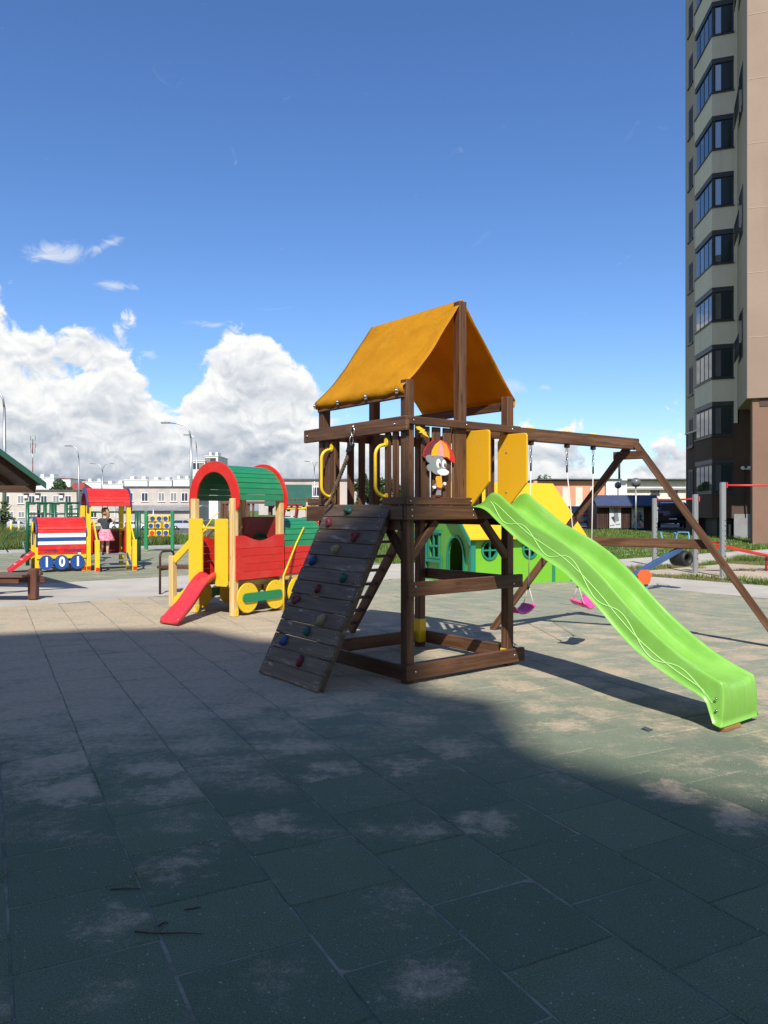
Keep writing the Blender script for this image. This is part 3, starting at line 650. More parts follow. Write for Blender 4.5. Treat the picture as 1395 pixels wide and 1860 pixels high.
for j in range(12):
    zc = 3.1 + 2.77 * j
    pm = BRR if j < 2 else GREYR
    if zc - .9 > TOP: break
    # parapet band under the windows, one solid per bay floor
    z0p = zc - 2.77 + .92 if j > 0 else 1.15
    pts = [L1, Cp, E0, E0 + Vb * .5, Cp + Vb * .3 + Vector((.25, 0)), L1 + Vector((.3, 0))]
    bay = part('bay_parapet', MB().prism([(k.x - Cp.x, k.y - Cp.y) for k in pts], z0p - .34, zc - .78 - .34), pm, T0)
    sp = [L1 - Vector((.06, .03)), Cp - Vector((.05, .06)), E0 - Vb * .05 - Ub * .02, E0 + Vb * .3, Cp + Vector((.25, .3)), L1 + Vector((.3, 0))]
    part('sill', MB().prism([(k.x - Cp.x, k.y - Cp.y) for k in sp], zc - .779 - .34, zc - .72 - .34), FRD, T0)
    hp = [L1, Cp, E0, E0 + Vb * .5, Cp + Vector((.3, .3)), L1 + Vector((.3, 0))]
    part('lintel', MB().prism([(k.x - Cp.x + .02, k.y - Cp.y + .02) for k in hp], zc + .70 - .34, zc + .918 - .34), FRD, T0)
    # glazing: flank of four lights, front of two
    fw = facet(L1, Cp, zc - .72, zc + .70, .06, FRD, 'window', -.10)
    for k in range(4):
        facet(L1, Cp, zc - .60, zc + .60, .03, TGLASS, 'pane', -.07, fw, .03 + .245 * k, .03 + .245 * k + .20)
    fw = facet(Cp, E0, zc - .72, zc + .70, .06, FRD, 'window', -.10)
    for k, (a, c_) in enumerate(((.17, .42), (.46, .90))):
        facet(Cp, E0, zc - .62, zc + .62, .03, TGLASS if k == 0 else DULL2, 'pane', -.07, fw, a, c_)
    if j < 11:
        # narrow windows of the set-back strip, with sill
        zs = zc - .15
        fw = facet(S1, S0, zs - .8, zs + .75, .05, FRD, 'window', .01, None, .30, .66)
        facet(S1, S0, zs - .7, zs + .65, .03, DULL, 'pane', .02, fw, .34, .48); facet(S1, S0, zs - .7, zs + .65, .03, DULL, 'pane', .02, fw, .51, .62)
        facet(S1, S0, zs - .88, zs - .8, .12, FRD, 'sill', .07, fw, .26, .70)
        facet(S1, S1 + Vector((1.6, .5)), zs - .85, zs - .1, .1, FRD, 'sill', .0, fw, .0, .1) if False else None
    if j >= 2 and j % 2 == 0:
        zs = zc + .9
        fw = facet(Dd, Ed, zs - 1.1, zs + 1.1, .05, FRD, 'window', .03, None, .18, .62)
        facet(Dd, Ed, zs - 1.0, zs + 1.0, .03, TGLASS, 'pane', .05, fw, .22, .58)
        rl = MB()
        d = (Ed - Dd).normalized(); n = Vector((d.y, -d.x))
        for k in range(9):
            p = Dd + (Ed - Dd) * (.16 + .06 * k) + n * .2; rl.tube([tw(p, zs - 1.05), tw(p, zs - .1)], .012, 4)
        for zz in (zs - 1.05, zs - .1): rl.tube([tw(Dd + (Ed - Dd) * .15 + n * .2, zz), tw(Dd + (Ed - Dd) * .65 + n * .2, zz)], .018, 4)
        part('balcony_rail', rl, FRD, T0)
pr('band', [S1 - Vector((.03, 0)), S0 - Vector((.03, 0)), S0 + Vector((.2, 0)), S1 + Vector((.2, 0))], 5.66, 5.74, GREYR)
wl = MB(); q = Dd - Ub * .35 - Vb * .16
wl.ball(tw(q + Ub * .14, 3.55), .10, 8, 5); wl.ball(tw(q - Ub * .14, 3.55), .10, 8, 5); wl.tube([tw(q + Ub * .14, 3.5), tw(q - Ub * .14, 3.5)], .03, 6)
part('wall_lamp', wl, PVC, T0)
part('cable', MB().tube([tw(q + Vb * .1, 3.5), tw(q + Vb * .1 + Ub * .05, 2.3), tw(q + Vb * .1, 1.2)], .025, 5), BLACK, T0)

# ------------------------------------------------------------------ flats behind the camera, whose shade falls across the tiles
def shade(pts, h, label, wall):
    """block whose roof edge drops its shade on the ground line pts (sun comes over the roof)"""
    k = 1.0 / math.tan(R(SUN_EL)); kx = -.02
    g = [(x - kx * h, y - k * h) for x, y in pts]
    r = thing('apartment_building', label, 'building', (g[0][0], g[0][1], 0), 0, 'flats behind the viewer')
    poly = [(x - g[0][0], y - g[0][1]) for x, y in g] + [(g[-1][0] - g[0][0], -12), (0, -12)]
    part('wall', MB().prism(poly, -.2, h), wall, r)
    part('roof', MB().prism([(x * 1.0, y - .02) for x, y in poly], h + .001, h + .1), DARKROOF, r)
    for j in range(int(h / 2.9) - 1):
        for i in range(len(g) - 1):
            (xa, ya), (xb, yb) = g[i], g[i + 1]; ln = math.hypot(xb - xa, yb - ya); n = int(ln / 3.2)
            for q in range(n):
                f = (q + .5) / n; M = Matrix.Translation((xa + (xb - xa) * f - g[0][0], ya + (yb - ya) * f - g[0][1] + .02, 2 + 2.9 * j)) @ Matrix.Rotation(math.atan2(yb - ya, xb - xa), 4, 'Z')
                put('window', _win[(1.25, 1.55, PVC.name, 2)][1], r, M)
    return r
shade([(-24, 9.2), (-6.0, 9.35), (-3.6, 10.1), (-2.4, 10.15), (-1.5, 9.25), (.36, 8.75)], 33, 'tall flats standing behind the viewer, left wing', PLASTER)
shade([(.36, 6.65), (.98, 6.30)], 33, 'tall flats standing behind the viewer, stair bay', PLASTER2)
shade([(.98, 5.0), (1.9, 4.08), (5.5, 3.2), (16, 1.5)], 33, 'tall flats standing behind the viewer, right wing', PLASTER)
# ------------------------------------------------------------------ the wooden play tower (x runs along its right face, y along its left face)
T = thing('play_tower', 'brown wooden play tower with a yellow canvas roof, climbing wall, green slide and swing beam', 'play tower', (N_.x, N_.y, 0), 38)
W, DP = 1.32, 1.36
def bd(name, p0, p1, w, h, mat=BROWN, **k): return board(name, p0, p1, w, h, mat, T, **k)
for (x, y, z) in ((0, 0, 2.76), (W, 0, 2.72), (0, DP, 2.62), (W, DP, 2.66)):
    p = bd('post', (x, y, 0), (x, y, z), .092, .092)
bd('ridge_post', (.66, 0, 1.5), (.66, 0, 3.575), .092, .092); bd('ridge_post', (.66, DP, 1.5), (.66, DP, 3.515), .092, .092)
for (x, y, h) in ((W, DP, .27), (W, 0, .12)):
    part('post_sleeve', MB().box((x, y, h / 2 + .05), (.102, .102, h), .004), YELP, T)
# rails round the deck
bd('rail', (-.068, -.09, 2.355), (-.068, 1.63, 2.355), .042, .135)
bd('rail', (-.045, -.068, 2.385), (1.43, -.068, 2.385), .042, .075)
bd('rail', (W + .068, -.05, 2.36), (W + .068, DP + .1, 2.36), .042, .09)
bd('rail', (0, DP + .068, 2.36), (W, DP + .068, 2.36), .042, .11)
# fence slats
for x in (.185, .32, .455, .575): bd('slat', (x, -.034, 1.55), (x, -.034, 2.345), .022, .104, up=(1, 0, 0))
for y in (1.15, 1.25): bd('slat', (-.034, y, 1.55), (-.034, y, 2.29), .022, .082, up=(0, 1, 0))
for y in (.24, .125): bd('slat', (-.034, y, 1.55), (-.034, y, 2.29), .022, .086, up=(0, 1, 0))
for x in (.17, .36, .51): bd('slat', (x, DP + .034, 1.5), (x, DP + .034, 2.34), .022, .088, up=(1, 0, 0))
for y in (.26, .44, .62, .80, .98, 1.16): bd('slat', (W + .034, y, 1.5), (W + .034, y, 2.31), .022, .088, up=(0, 1, 0))
# kick boards and deck beams
bd('kick_board', (-.095, -.070, 1.655), (.79, -.070, 1.655), .03, .072)
bd('deck_beam', (-.095, -.078, 1.548), (.80, -.078, 1.548), .045, .132)
bd('kick_board', (-.070, -.053, 1.655), (-.070, .27, 1.655), .03, .072)
bd('deck_beam', (-.078, -.053, 1.548), (-.078, .27, 1.548), .045, .132)
bd('kick_board', (-.070, 1.20, 1.655), (-.070, 1.56, 1.655), .03, .072)
bd('deck_beam', (-.078, 1.20, 1.535), (-.078, 1.56, 1.535), .045, .155)
bd('deck_beam', (.803, -.06, 1.54), (1.44, -.06, 1.54), .04, .10)
bd('deck_beam', (-.05, .02, 1.44), (-.05, DP, 1.44), .04, .10)
bd('deck_beam', (W + .07, -.05, 1.48), (W + .07, DP + .05, 1.48), .04, .13); bd('deck_beam', (0, DP + .07, 1.48), (W, DP + .07, 1.48), .04, .13)
for k in range(10): bd('deck_plank', (-.03, .10 + .132 * k, 1.515), (W + .03, .10 + .132 * k, 1.515), .12, .026)
# braces under the deck
bd('brace', (.03, -.01, 1.14), (.33, -.01, 1.47), .06, .075); bd('brace', (-.01, .03, 1.14), (-.01, .33, 1.47), .06, .075)
bd('brace', (W - .03, -.01, 1.10), (W - .37, -.01, 1.47), .06, .075); bd('brace', (W, .03, 1.12), (W, .36, 1.47), .06, .075)
bd('brace', (-.01, DP - .03, 1.14), (-.01, DP - .33, 1.47), .06, .075)
# middle rails and the frame on the ground
bd('middle_rail', (-.065, -.068, .855), (1.46, -.068, .855), .042, .13)
bd('middle_rail', (W + .068, -.04, .845), (W + .068, DP + .06, .845), .042, .115)
bd('sandbox_board', (-.092, -.070, .105), (1.48, -.070, .105), .045, .138)
bd('sandbox_board', (-.070, -.046, .105), (-.070, DP + .1, .105), .045, .138)
bd('sandbox_board', (W + .070, -.046, .11), (W + .070, DP + .09, .11), .045, .138)
bd('sandbox_board', (-.046, DP + .070, .11), (W + .046, DP + .070, .11), .045, .138)
# bolt heads
bolts = MB()
def bolt(p, ax, r=.011):
    Mx = Matrix.Translation(p) @ (Matrix.Rotation(R(-90), 4, 'Y') if ax == 'x' else Matrix.Rotation(R(90), 4, 'X'))
    bolts.lathe([(r, 0), (r * .95, .004), (r * .5, .008)], 8, Mx)
for y in (1.56, .08): bolt((-.089, y, 2.355), 'x', .015)
for x, z in ((0, 2.385), (.66, 2.385), (1.3, 2.385), (-.04, 1.655), (.72, 1.655), (-.03, 1.575), (-.03, 1.52), (.74, 1.575), (.74, 1.52), (.02, .88), (1.32, .83), (.02, .11), (1.33, .11)): bolt((x, -.101 if z < 1.6 and z > 1.4 else -.09, z), 'y')
part('bolt', bolts, STEEL, T)['kind'] = 'stuff'
# canvas roof
m, t, b, out = newmat('yellow_canvas')
v, oi = objvec(t); n = t.noise(v, 2.4, 6, .62, .8); n2 = t.noise(v, 420, 2, .5); n3 = t.noise(v, 9, 5, .65, 1.0)
c = t.mix(t.smooth(n, .3, .72), (.66, .32, .010), (.80, .415, .016)); c = t.mix(t.math('MULTIPLY', t.smooth(n3, .55, .75), .18), c, (.80, .50, .14))
t.put(b.inputs['Base Color'], c); b.inputs['Roughness'].default_value = .75; b.inputs['Specular IOR Level'].default_value = .25
bump(t, b, t.math('ADD', t.math('MULTIPLY', n3, 1.0), t.math('MULTIPLY', n2, .12)), .85, .014)
tr = t.new('ShaderNodeBsdfTranslucent'); t.put(tr.inputs[0], t.mix(.5, c, (.75, .28, .01))); mx = t.new('ShaderNodeMixShader'); mx.inputs[0].default_value = .50
t.l.new(b.outputs[0], mx.inputs[1]); t.l.new(tr.outputs[0], mx.inputs[2]); t.l.new(mx.outputs[0], out.inputs[0])
CANVAS = m
def canvas(xa, za, xr, zr, sag, y0, y1, flip):
    rows = []
    for i in range(21):
        f = i / 20; row = []
        for j in range(25):
            g = j / 24; y = y0 + (y1 - y0) * g
            s_ = sag * math.sin(math.pi * f ** 1.5) * (1.0 + .25 * math.cos(2 * math.pi * g))
            wv = .007 * mnoise.noise(Vector((f * 4, g * 5, xa))) * min(1, 6 * f * (1 - f) + .3)
            x = xr + (xa - xr) * f; z = zr + (za - zr) * f
            nx, nz = (za - zr), -(xa - xr); l = math.hypot(nx, nz); nx, nz = nx / l, nz / l
            if nz > 0: nx, nz = -nx, -nz
            row.append((x + nx * (s_ + wv), y, z + nz * (s_ + wv)))
        rows.append(row)
    for dx, dz in ((.004, -.035), (.016, -.075)):     # hem that turns under the eave beam
        sgn = 1 if xr > xa else -1
        rows.append([(p[0] + sgn * dx - .004 * math.sin(j * 1.7), p[1], za + dz + .006 * math.sin(j * .9)) for j, p in enumerate(rows[20])])
    if flip: rows = [r_[::-1] for r_ in rows]
    return rows
EX, EZ = -.085, 2.695
mb = MB(); mb.grid(canvas(EX, EZ, .66, 3.595, .034, -.035, DP + .06, False)); cv = part('canvas_roof', mb, CANVAS, T)
mb = MB(); mb.grid(canvas(W + .085, 2.69, .66, 3.595, .006, -.035, DP + .06, True)); part('canvas_roof', mb, CANVAS, T)
for o in [o for o in T.children if o.name.startswith('canvas_roof')]:
    md = o.modifiers.new('thickness', 'SOLIDIFY'); md.thickness = .003
bd('eave_beam', (-.045, -.02, 2.63), (-.045, DP + .04, 2.63), .04, .075); bd('eave_beam', (W + .03, .0, 2.63), (W + .03, DP + .02, 2.63), .04, .085)
bd('eave_beam', (W - .05, .02, 2.70), (W - .05, DP, 2.70), .03, .03, mat=YEL) if False else None
bd('ridge_beam', (.66, .05, 3.53), (.66, DP - .05, 3.53), .04, .06)
for y in (.03, .50, .97, DP + .03):
    m_ = MB(); m_.box((EX - .012, y, 2.652), (.014, .035, .05), .003); m_.ball((EX - .024, y, 2.655), .013, 8, 5)
    part('canvas_clip', m_, STEEL, T)
# yellow guards either side of the slide mouth
poly = [(.075, 1.56), (-.02, 1.555), (-.315, 1.84)] + [(-.315 + .03 * (1 - math.cos(R(a))), 2.30 + .03 * math.sin(R(a))) for a in (0, 30, 60, 90)] + [(.02, 2.335), (.075, 2.26)]
for x in (.745, 1.265):
    part('guard_panel', MB().prism(poly, x - .011, x + .011, 'x'), YEL, T)
    o = [o for o in T.children if o.name.startswith('guard_panel')][-1]
    bv = o.modifiers.new('edge', 'BEVEL'); bv.width = .005; bv.segments = 2
    for zz in (1.75, 2.15): part('panel_screw', MB().lathe([(.010, 0), (.008, .005)], 8, Matrix.Translation((x - .011, -.05, zz)) @ Matrix.Rotation(R(-90), 4, 'Y')), STEEL, T) if x > 1 else None
bd('slide_gate_post', (1.10, .05, 1.5), (1.10, .05, 2.34), .05, .05)
# grab handles
for y, z0, z1 in ((1.15, 1.71, 2.20), (.245, 1.70, 2.19)):
    hd = MB(); pts = [(-.06, y, z1)]
    for k in range(7): a = R(90 - 15 * k); pts.append((-.06 - .105 * math.cos(a), y + .02, z1 - .11 + .10 * math.sin(a)))
    for k in range(7): a = R(-15 * k); pts.append((-.06 - .105 * math.cos(a), y + .02, z0 + .10 + .10 * math.sin(a)))
    pts.append((-.06, y, z0))
    hd.tube(pts, .016, 8)
    for z in (z0 - .012, z1 + .012): hd.prism(ell(y, z, .022, .042, 14), -.062, -.046, 'x')
    part('grab_handle', hd, YELP, T)
# climbing wall: thirteen planks, twelve holds
P0, P1 = Vector((-.875, 0, .012)), Vector((-.072, 0, 1.625))
ex = (P1 - P0); LW = ex.length; ex.normalize(); en = Vector((-ex.z, 0, ex.x)); YB, YT = 1.175, .135
cw = part('climbing_wall', MB().box((0, 0, 0), (LW - .02, .045, .055), .004, basis(P0 + Vector((0, YT + .05, 0)) - en * .044, P1 + Vector((0, YT + .05, 0)) - en * .044, en)[0]).box((0, 0, 0), (LW - .02, .045, .055), .004, basis(P0 + Vector((0, YB - .05, 0)) - en * .044, P1 + Vector((0, YB - .05, 0)) - en * .044, en)[0]), GREYWOOD, T)
pt = LW / 13
wm = [MB().box((0, 0, 0), (YB - YT - .004 * k, .030 - .002 * k, pt - .0045), .005).mesh('plank', GREYWOOD) for k in range(3)]
def wallM(f, d): # f metres down from the top
    c = P1 - ex * f
    M = Matrix((Vector((0, 1, 0)), en, Vector((0, 1, 0)).cross(en))).transposed().to_4x4()
    M.translation = c + Vector((0, (YB + YT) / 2, 0)) + en * d; return M
for k in range(13):
    M = wallM(pt * (k + .5), 0) @ Matrix.Translation((random.uniform(-.006, .006), random.uniform(-.003, .002), 0)) @ Matrix.Rotation(R(random.uniform(-.25, .25)), 4, 'Y')
    put('plank', random.choice(wm), cw, M)
sc = MB()
for k in range(13):
    for yy in (.46, -.46):
        for q in (-.25, .25): sc.lathe([(.006, 0), (.004, .003)], 6, wallM(pt * (k + .5 + q), .0165) @ Matrix.Translation((yy, 0, 0)) @ Matrix.Rotation(R(-90), 4, 'X'))
o = part('screw', sc, STEEL, cw); o['kind'] = 'stuff'
TEALH, BLUEH = paint('green_resin', (.010, .085, .055), .5, .2, .3), paint('blue_resin', (.015, .050, .17), .5, .2, .3)
def hold(mat, k, f, kind, seed):
    rnd = random.Random(seed); rows = []; n, mm = 14, 8
    for i in range(mm + 1):
        th = math.pi / 2 * i / mm; row = []
        for j in range(n + 1):
            a = 2 * math.pi * j / n
            rr = .046 * (1 + .16 * math.cos(3 * a + seed) * (kind != 0) + .10 * math.sin(2 * a + seed * 2)) + .006 * mnoise.noise(Vector((math.cos(a) * 2, math.sin(a) * 2, seed)))
            hgt = .045 * math.sin(th) * (1 + .25 * math.cos(a - 1.57 * kind))
            r_ = rr * math.cos(th) ** .7 if i < mm else 1e-4
            if kind == 0 and th > .9: hgt -= .020 * (th - .9)
            row.append((r_ * math.cos(a), hgt, r_ * 1.12 * math.sin(a)))
        rows.append(row)
    mb = MB(); mb.grid(rows); mb.lathe([(.009, 0), (.009, .006), (.004, .006)], 8, Matrix.Translation((0, .040, .005)) @ Matrix.Rotation(R(-90), 4, 'X'))
    yy = (YB - YT) * (.5 - f)
    o = part('climbing_hold', mb, mat, cw, wallM(pt * (k + .5), .014) @ Matrix.Translation((yy, 0, 0)) @ Matrix.Rotation(rnd.uniform(-1, 1), 4, 'Y') @ Matrix.Rotation(R(180), 4, 'Y'))
for s_, (mat, k, f, kind) in enumerate(((TEALH, 0, .41, 1), (MAROON, 1, .16, 0), (MAROON, 2, .67, 2), (TAN, 3, .45, 1), (BLUEH, 4, .165, 1), (TEALH, 5, .745, 1), (MAROON, 6, .415, 0), (MAROON, 7, .145, 2), (TAN, 8, .67, 1), (TEALH, 9, .52, 1), (BLUEH, 10, .23, 1), (MAROON, 11, .59, 0))):
    hold(mat, k, f, kind, s_ + 1)
# ladder on the far side
for x in (.70, 1.25): bd('ladder_rail', (x, DP + .08, 1.50), (x, DP + 1.28, .02), .045, .13)
for k in range(8):
    f = (k + .7) / 8.4; bd('ladder_rung', (.70, DP + .08 + 1.2 * f, 1.5 - 1.48 * f), (1.25, DP + .08 + 1.2 * f, 1.5 - 1.48 * f), .10, .03)
# swing beam and its A-frame
bd('swing_beam', (.66, .115, 2.372), (3.74, .115, 2.372), .075, .135)
ap = Vector((3.63, .115, 2.33)); F1, F2 = Vector((4.466, -1.315, 0)), Vector((2.87, 1.70, 0))
for F, s_ in ((F1, -1), (F2, 1)): bd('swing_leg', ap + Vector((.03, s_ * .05, .03)), F, .085, .085)
bd('apex_plate', (3.655, -.03, 2.235), (3.575, .33, 2.235), .045, .10)
f = .49; c1, c2 = ap.lerp(F1, f + .01), ap.lerp(F2, f); bd('cross_bar', c1 + Vector((.045, 0, 0)), c2 + Vector((.045, 0, 0)), .04, .115)
for x in (1.47, 1.81, 2.41, 2.88):
    part('bolt_cap', MB().ball((x, .115, 2.445), .022, 8, 5, sq=(1, 1, .7)).ball((x + .045, .115, 2.445), .022, 8, 5, sq=(1, 1, .7)).ball((x - .045, .115, 2.445), .020, 8, 5, sq=(1, 1, .7)), YELP, T)
# slide
LOW = [(-.02, 1.60), (-.18, 1.60), (-.29, 1.565), (-.40, 1.48), (-.67, 1.30), (-.97, 1.15), (-1.18, 1.05), (-1.38, .905), (-1.55, .765), (-1.71, .615), (-1.87, .49), (-2.02, .40), (-2.20, .315), (-2.37, .25), (-2.45, .215), (-2.485, .17), (-2.50, .10), (-2.515, .055), (-2.56, .04), (-2.70, .04)]
RIM = [(-.02, 1.62), (-.16, 1.625), (-.26, 1.72), (-.31, 1.745), (-.38, 1.735), (-.51, 1.64), (-.80, 1.45), (-1.13, 1.31), (-1.34, 1.19), (-1.55, 1.03), (-1.71, .88), (-1.91, .71), (-2.09, .585), (-2.27, .475), (-2.44, .395), (-2.58, .345), (-2.66, .30), (-2.70, .24)]
BED = [(-.02, 1.585), (-.28, 1.575), (-.40, 1.535), (-.55, 1.43), (-.80, 1.285), (-1.13, 1.145), (-1.34, 1.02), (-1.55, .865), (-1.71, .72), (-1.91, .55), (-2.09, .44), (-2.27, .37), (-2.44, .335), (-2.58, .315), (-2.66, .285), (-2.70, .23)]
def interp(tab, y):
    if y >= tab[0][0]: return tab[0][1]
    for (a, za), (b_, zb_) in zip(tab, tab[1:]):
        if y >= b_:
            g = (y - a) / (b_ - a); return za + (zb_ - za) * g
    return tab[-1][1]
def smooth_tab(tab, y): return sum(interp(tab, max(-2.70, min(-.02, y + k * .022))) for k in (-2, -1, 0, 1, 2)) / 5
SX, HW = 1.00, .252
ys_ = [-.02 - 2.545 * k / 110 for k in range(111)]
rows = []
def cross(y, last=0.0):
    zl, zr, zb_ = smooth_tab(LOW, y), smooth_tab(RIM, y), smooth_tab(BED, y)
    if y < -2.40: zl = interp(LOW, y)
    zl = min(zl, zr - .012)
    wid = HW * (1 + .05 * sm(-y, 2.2, 2.7))
    hl = [(-wid - .014, zl), (-wid - .012, zl + .010), (-wid + .004, zl + .012)]
    for k in range(1, 6): hl.append((-wid + .004 + .022 * k / 5, zl + .012 + (zr - .030 - zl - .012) * k / 5))
    hl += [(-wid + .029, zr - .010), (-wid + .038, zr), (-wid + .052, zr - .004), (-wid + .062, zr - .022)]
    for k in range(1, 4): hl.append((-wid + .062 + .028 * k / 3, zr - .022 + (zb_ + .030 - zr + .022) * k / 3))
    hl += [(-wid + .115, zb_ + .006), (-wid + .16, zb_)]
    return hl + [(-a, z) for a, z in hl[::-1]]
for y in ys_: rows.append([(SX + a, y, z) for a, z in cross(y)])
# rounded lip that drops to the ground
last = rows[-1]
for dy, f in ((-.012, .12), (-.018, .35), (-.018, .62), (-.012, .85), (-.006, .97), (-.022, 1.0)):
    rows.append([(SX + (p[0] - SX) * (1 + (.02 if f == 1.0 else 0)), p[1] + dy, .04 + (p[2] - .04) * (1 - f)) for p in last])
mb = MB(); mb.grid(rows)
m, t, b, out = newmat('lime_plastic'); v, oi = objvec(t); n = t.noise(v, 3, 5, .6); n2 = t.noise(v, 30, 4, .6)
sc2 = t.noise(t.vmath('MULTIPLY', v, (70, 1.6, 1.6)), 1.0, 5, .7); c = t.mix(t.smooth(n, .3, .7), (.165, .40, .045), (.215, .465, .075)); c = t.mix(t.math('MULTIPLY', t.smooth(sc2, .54, .70), .40), c, (.42, .56, .30)); c = t.mix(t.math('MULTIPLY', t.smooth(n2, .55, .75), .18), c, (.24, .38, .16))
t.put(b.inputs['Base Color'], c); t.put(b.inputs['Roughness'], t.math('MULTIPLY_ADD', n2, .22, t.math('MULTIPLY_ADD', sc2, .2, .16))); b.inputs['Specular IOR Level'].default_value = .5
bump(t, b, n, .06, .02); LIME = m
LIMEL = paint('pale_lime_rib', (.42, .74, .22), .4)
sl = part('slide', mb, LIME, T)
def wallpt(y, f, side=-1):
    zl, zr = smooth_tab(LOW, y), smooth_tab(RIM, y); wid = HW * (1 + .05 * sm(-y, 2.2, 2.7))
    g = max(.0, min(1, f)); return (SX + side * (wid - .004 - .024 * g), y, zl + .012 + (zr - .04 - zl) * g)
for side in (-1, 1):
    pts = [wallpt(-.33 - 2.17 * k / 60, .62 - .32 * k / 60, side) for k in range(61)]
    part('raised_line', MB().tube(pts, .0045, 5), LIMEL, sl)
    pts = [wallpt(-.30 - 2.15 * k / 110, .46 - .10 * k / 110 + .33 * math.sin(k / 110 * 2 * math.pi * 4.2 + 2.6) * (1 - .25 * k / 110), side) for k in range(111)]
    part('raised_line', MB().tube(pts, .0045, 5), LIMEL, sl)
for z in (.15, .235): part('slide_bolt', MB().lathe([(.011, 0), (.006, .007)], 8, Matrix.Translation((SX - HW * 1.05 + .004, -2.54, z)) @ Matrix.Rotation(R(-90), 4, 'Y')), STEEL, sl)
part('slide_foot', MB().box((SX - .12, -2.565, .016), (.22, .05, .032), .004), wood('slide_foot_wood', (.25, .12, .04), (.4, .2, .07)), T)
# painted plaques on the right face
def zp(x, y): return (.122 + (x - 275) / 523 * .412, 2.233 - (y - 330) / (1245 - 330) * .543)
def plaque(name, pts, mat, y0, y1, parent=None): return part(name, MB().prism([zp(*p) for p in pts], y0, y1, 'y'), mat, parent or T)
PLY = wood('plywood_edge', (.30, .18, .09), (.42, .28, .15))
um = plaque('umbrella_plaque', [(280, 610), (300, 520), (350, 430), (430, 360), (560, 345), (650, 375), (720, 470), (770, 570), (782, 640), (775, 700), (700, 655), (640, 620), (500, 615), (400, 610), (340, 600), (295, 640)], RED, -.062, -.075)
plaque('umbrella_panel', [(282, 605), (300, 520), (350, 430), (430, 362), (545, 348), (460, 420), (410, 510), (395, 610), (345, 590)], MAROON, -.0755, -.079, um)
plaque('umbrella_panel', [(545, 348), (460, 420), (410, 510), (397, 610), (450, 595), (500, 612), (515, 480)], YEL, -.0755, -.079, um)
plaque('umbrella_panel', [(552, 348), (520, 480), (505, 612), (550, 592), (605, 612), (598, 480)], paint('pink_paint', (.72, .32, .33), .4), -.0755, -.079, um)
plaque('umbrella_panel', [(558, 348), (604, 480), (610, 612), (650, 605), (695, 640), (688, 520), (640, 410)], paint('orange_paint', (.80, .30, .02), .4), -.0755, -.079, um)
GREYP = paint('grey_paint', (.24, .26, .26), .45)
hd = plaque('animal_plaque', ell(490, 740, 130, 150, 26), GREYP, -.080, -.092)
plaque('ear', ell(360, 650, 52, 62, 16), GREYP, -.0805, -.0915, hd); plaque('ear', ell(365, 790, 42, 55, 14), GREYP, -.0805, -.0915, hd)
plaque('eye', ell(497, 715, 36, 72, 18), WHITE, -.0925, -.094, hd); plaque('eye', ell(585, 720, 34, 66, 18), WHITE, -.0925, -.094, hd)
plaque('pupil', ell(516, 737, 13, 36, 12), BLACK, -.0945, -.0955, hd); plaque('pupil', ell(598, 740, 13, 34, 12), BLACK, -.0945, -.0955, hd)
plaque('muzzle', ell(570, 848, 92, 52, 20), WHITE, -.0925, -.096, hd); plaque('nose', ell(645, 800, 20, 18, 10), BLACK, -.0965, -.099, hd)
plaque('shirt', [(475, 915), (550, 910), (565, 1070), (545, 1100), (480, 1085), (462, 960)], paint('shirt_orange', (.80, .36, .02), .4), -.080, -.090, hd)
plaque('trousers', [(475, 1090), (548, 1100), (545, 1130), (478, 1125)], MAROON, -.0795, -.0905, hd)
plaque('leg', [(485, 1130), (540, 1130), (545, 1210), (465, 1210)], GREYP, -.080, -.089, hd)
plaque('hand', ell(438, 1088, 28, 24, 10), WHITE, -.080, -.090, hd); plaque('hand', ell(604, 1028, 22, 26, 10), WHITE, -.080, -.090, hd)
plaque('arm', [(470, 1020), (485, 1060), (455, 1095), (435, 1075)], GREYP, -.0785, -.087, hd); plaque('arm', [(560, 1030), (600, 1015), (612, 1040), (560, 1060)], GREYP, -.0785, -.087, hd)
plaque('shoe', ell(500, 1222, 40, 16, 12), DRED, -.079, -.091, hd)
plaque('zigzag_plaque', [(125, 180), (180, 165), (245, 205), (270, 210), (255, 235), (285, 245), (290, 275), (330, 330), (240, 290), (220, 265), (190, 265), (200, 235), (150, 215)], YELP, -.095, -.112)

# things that hang from the tower
def rope_strands(mb, pts, r, turns, strands=3):
    pts = [Vector(p) for p in pts]; n = 90
    cum = [0]
    for a, b_ in zip(pts, pts[1:]): cum.append(cum[-1] + (b_ - a).length)
    def at(s_):
        for i in range(len(pts) - 1):
            if s_ <= cum[i + 1] or i == len(pts) - 2:
                g = (s_ - cum[i]) / max(1e-6, cum[i + 1] - cum[i]); return pts[i].lerp(pts[i + 1], g), (pts[i + 1] - pts[i]).normalized()
    for st in range(strands):
        out = []
        for k in range(n + 1):
            p, d = at(cum[-1] * k / n); u = d.orthogonal().normalized(); w_ = d.cross(u)
            a = 2 * math.pi * (turns * k / n + st / strands); out.append(p + (u * math.cos(a) + w_ * math.sin(a)) * r)
        mb.tube(out, r * .95, 5)
rp = thing('climbing_rope', 'twisted brown climbing rope hung from a steel ring over the climbing wall', 'rope', (N_.x, N_.y, 0), 38)
mb = MB(); rope_strands(mb, [(-.115, .72, 2.20), (-.125, .80, 2.04), (-.135, .93, 1.84), (-.14, 1.03, 1.68), (-.165, 1.09, 1.615)], .012, 22); part('strand', mb, ROPE, rp)
mb = MB(); mb.tube([(-.115 + .020 * math.cos(a), .715, 2.25 + .045 * math.sin(a)) for a in [k * math.pi / 8 for k in range(17)]], .005, 6, caps=False)
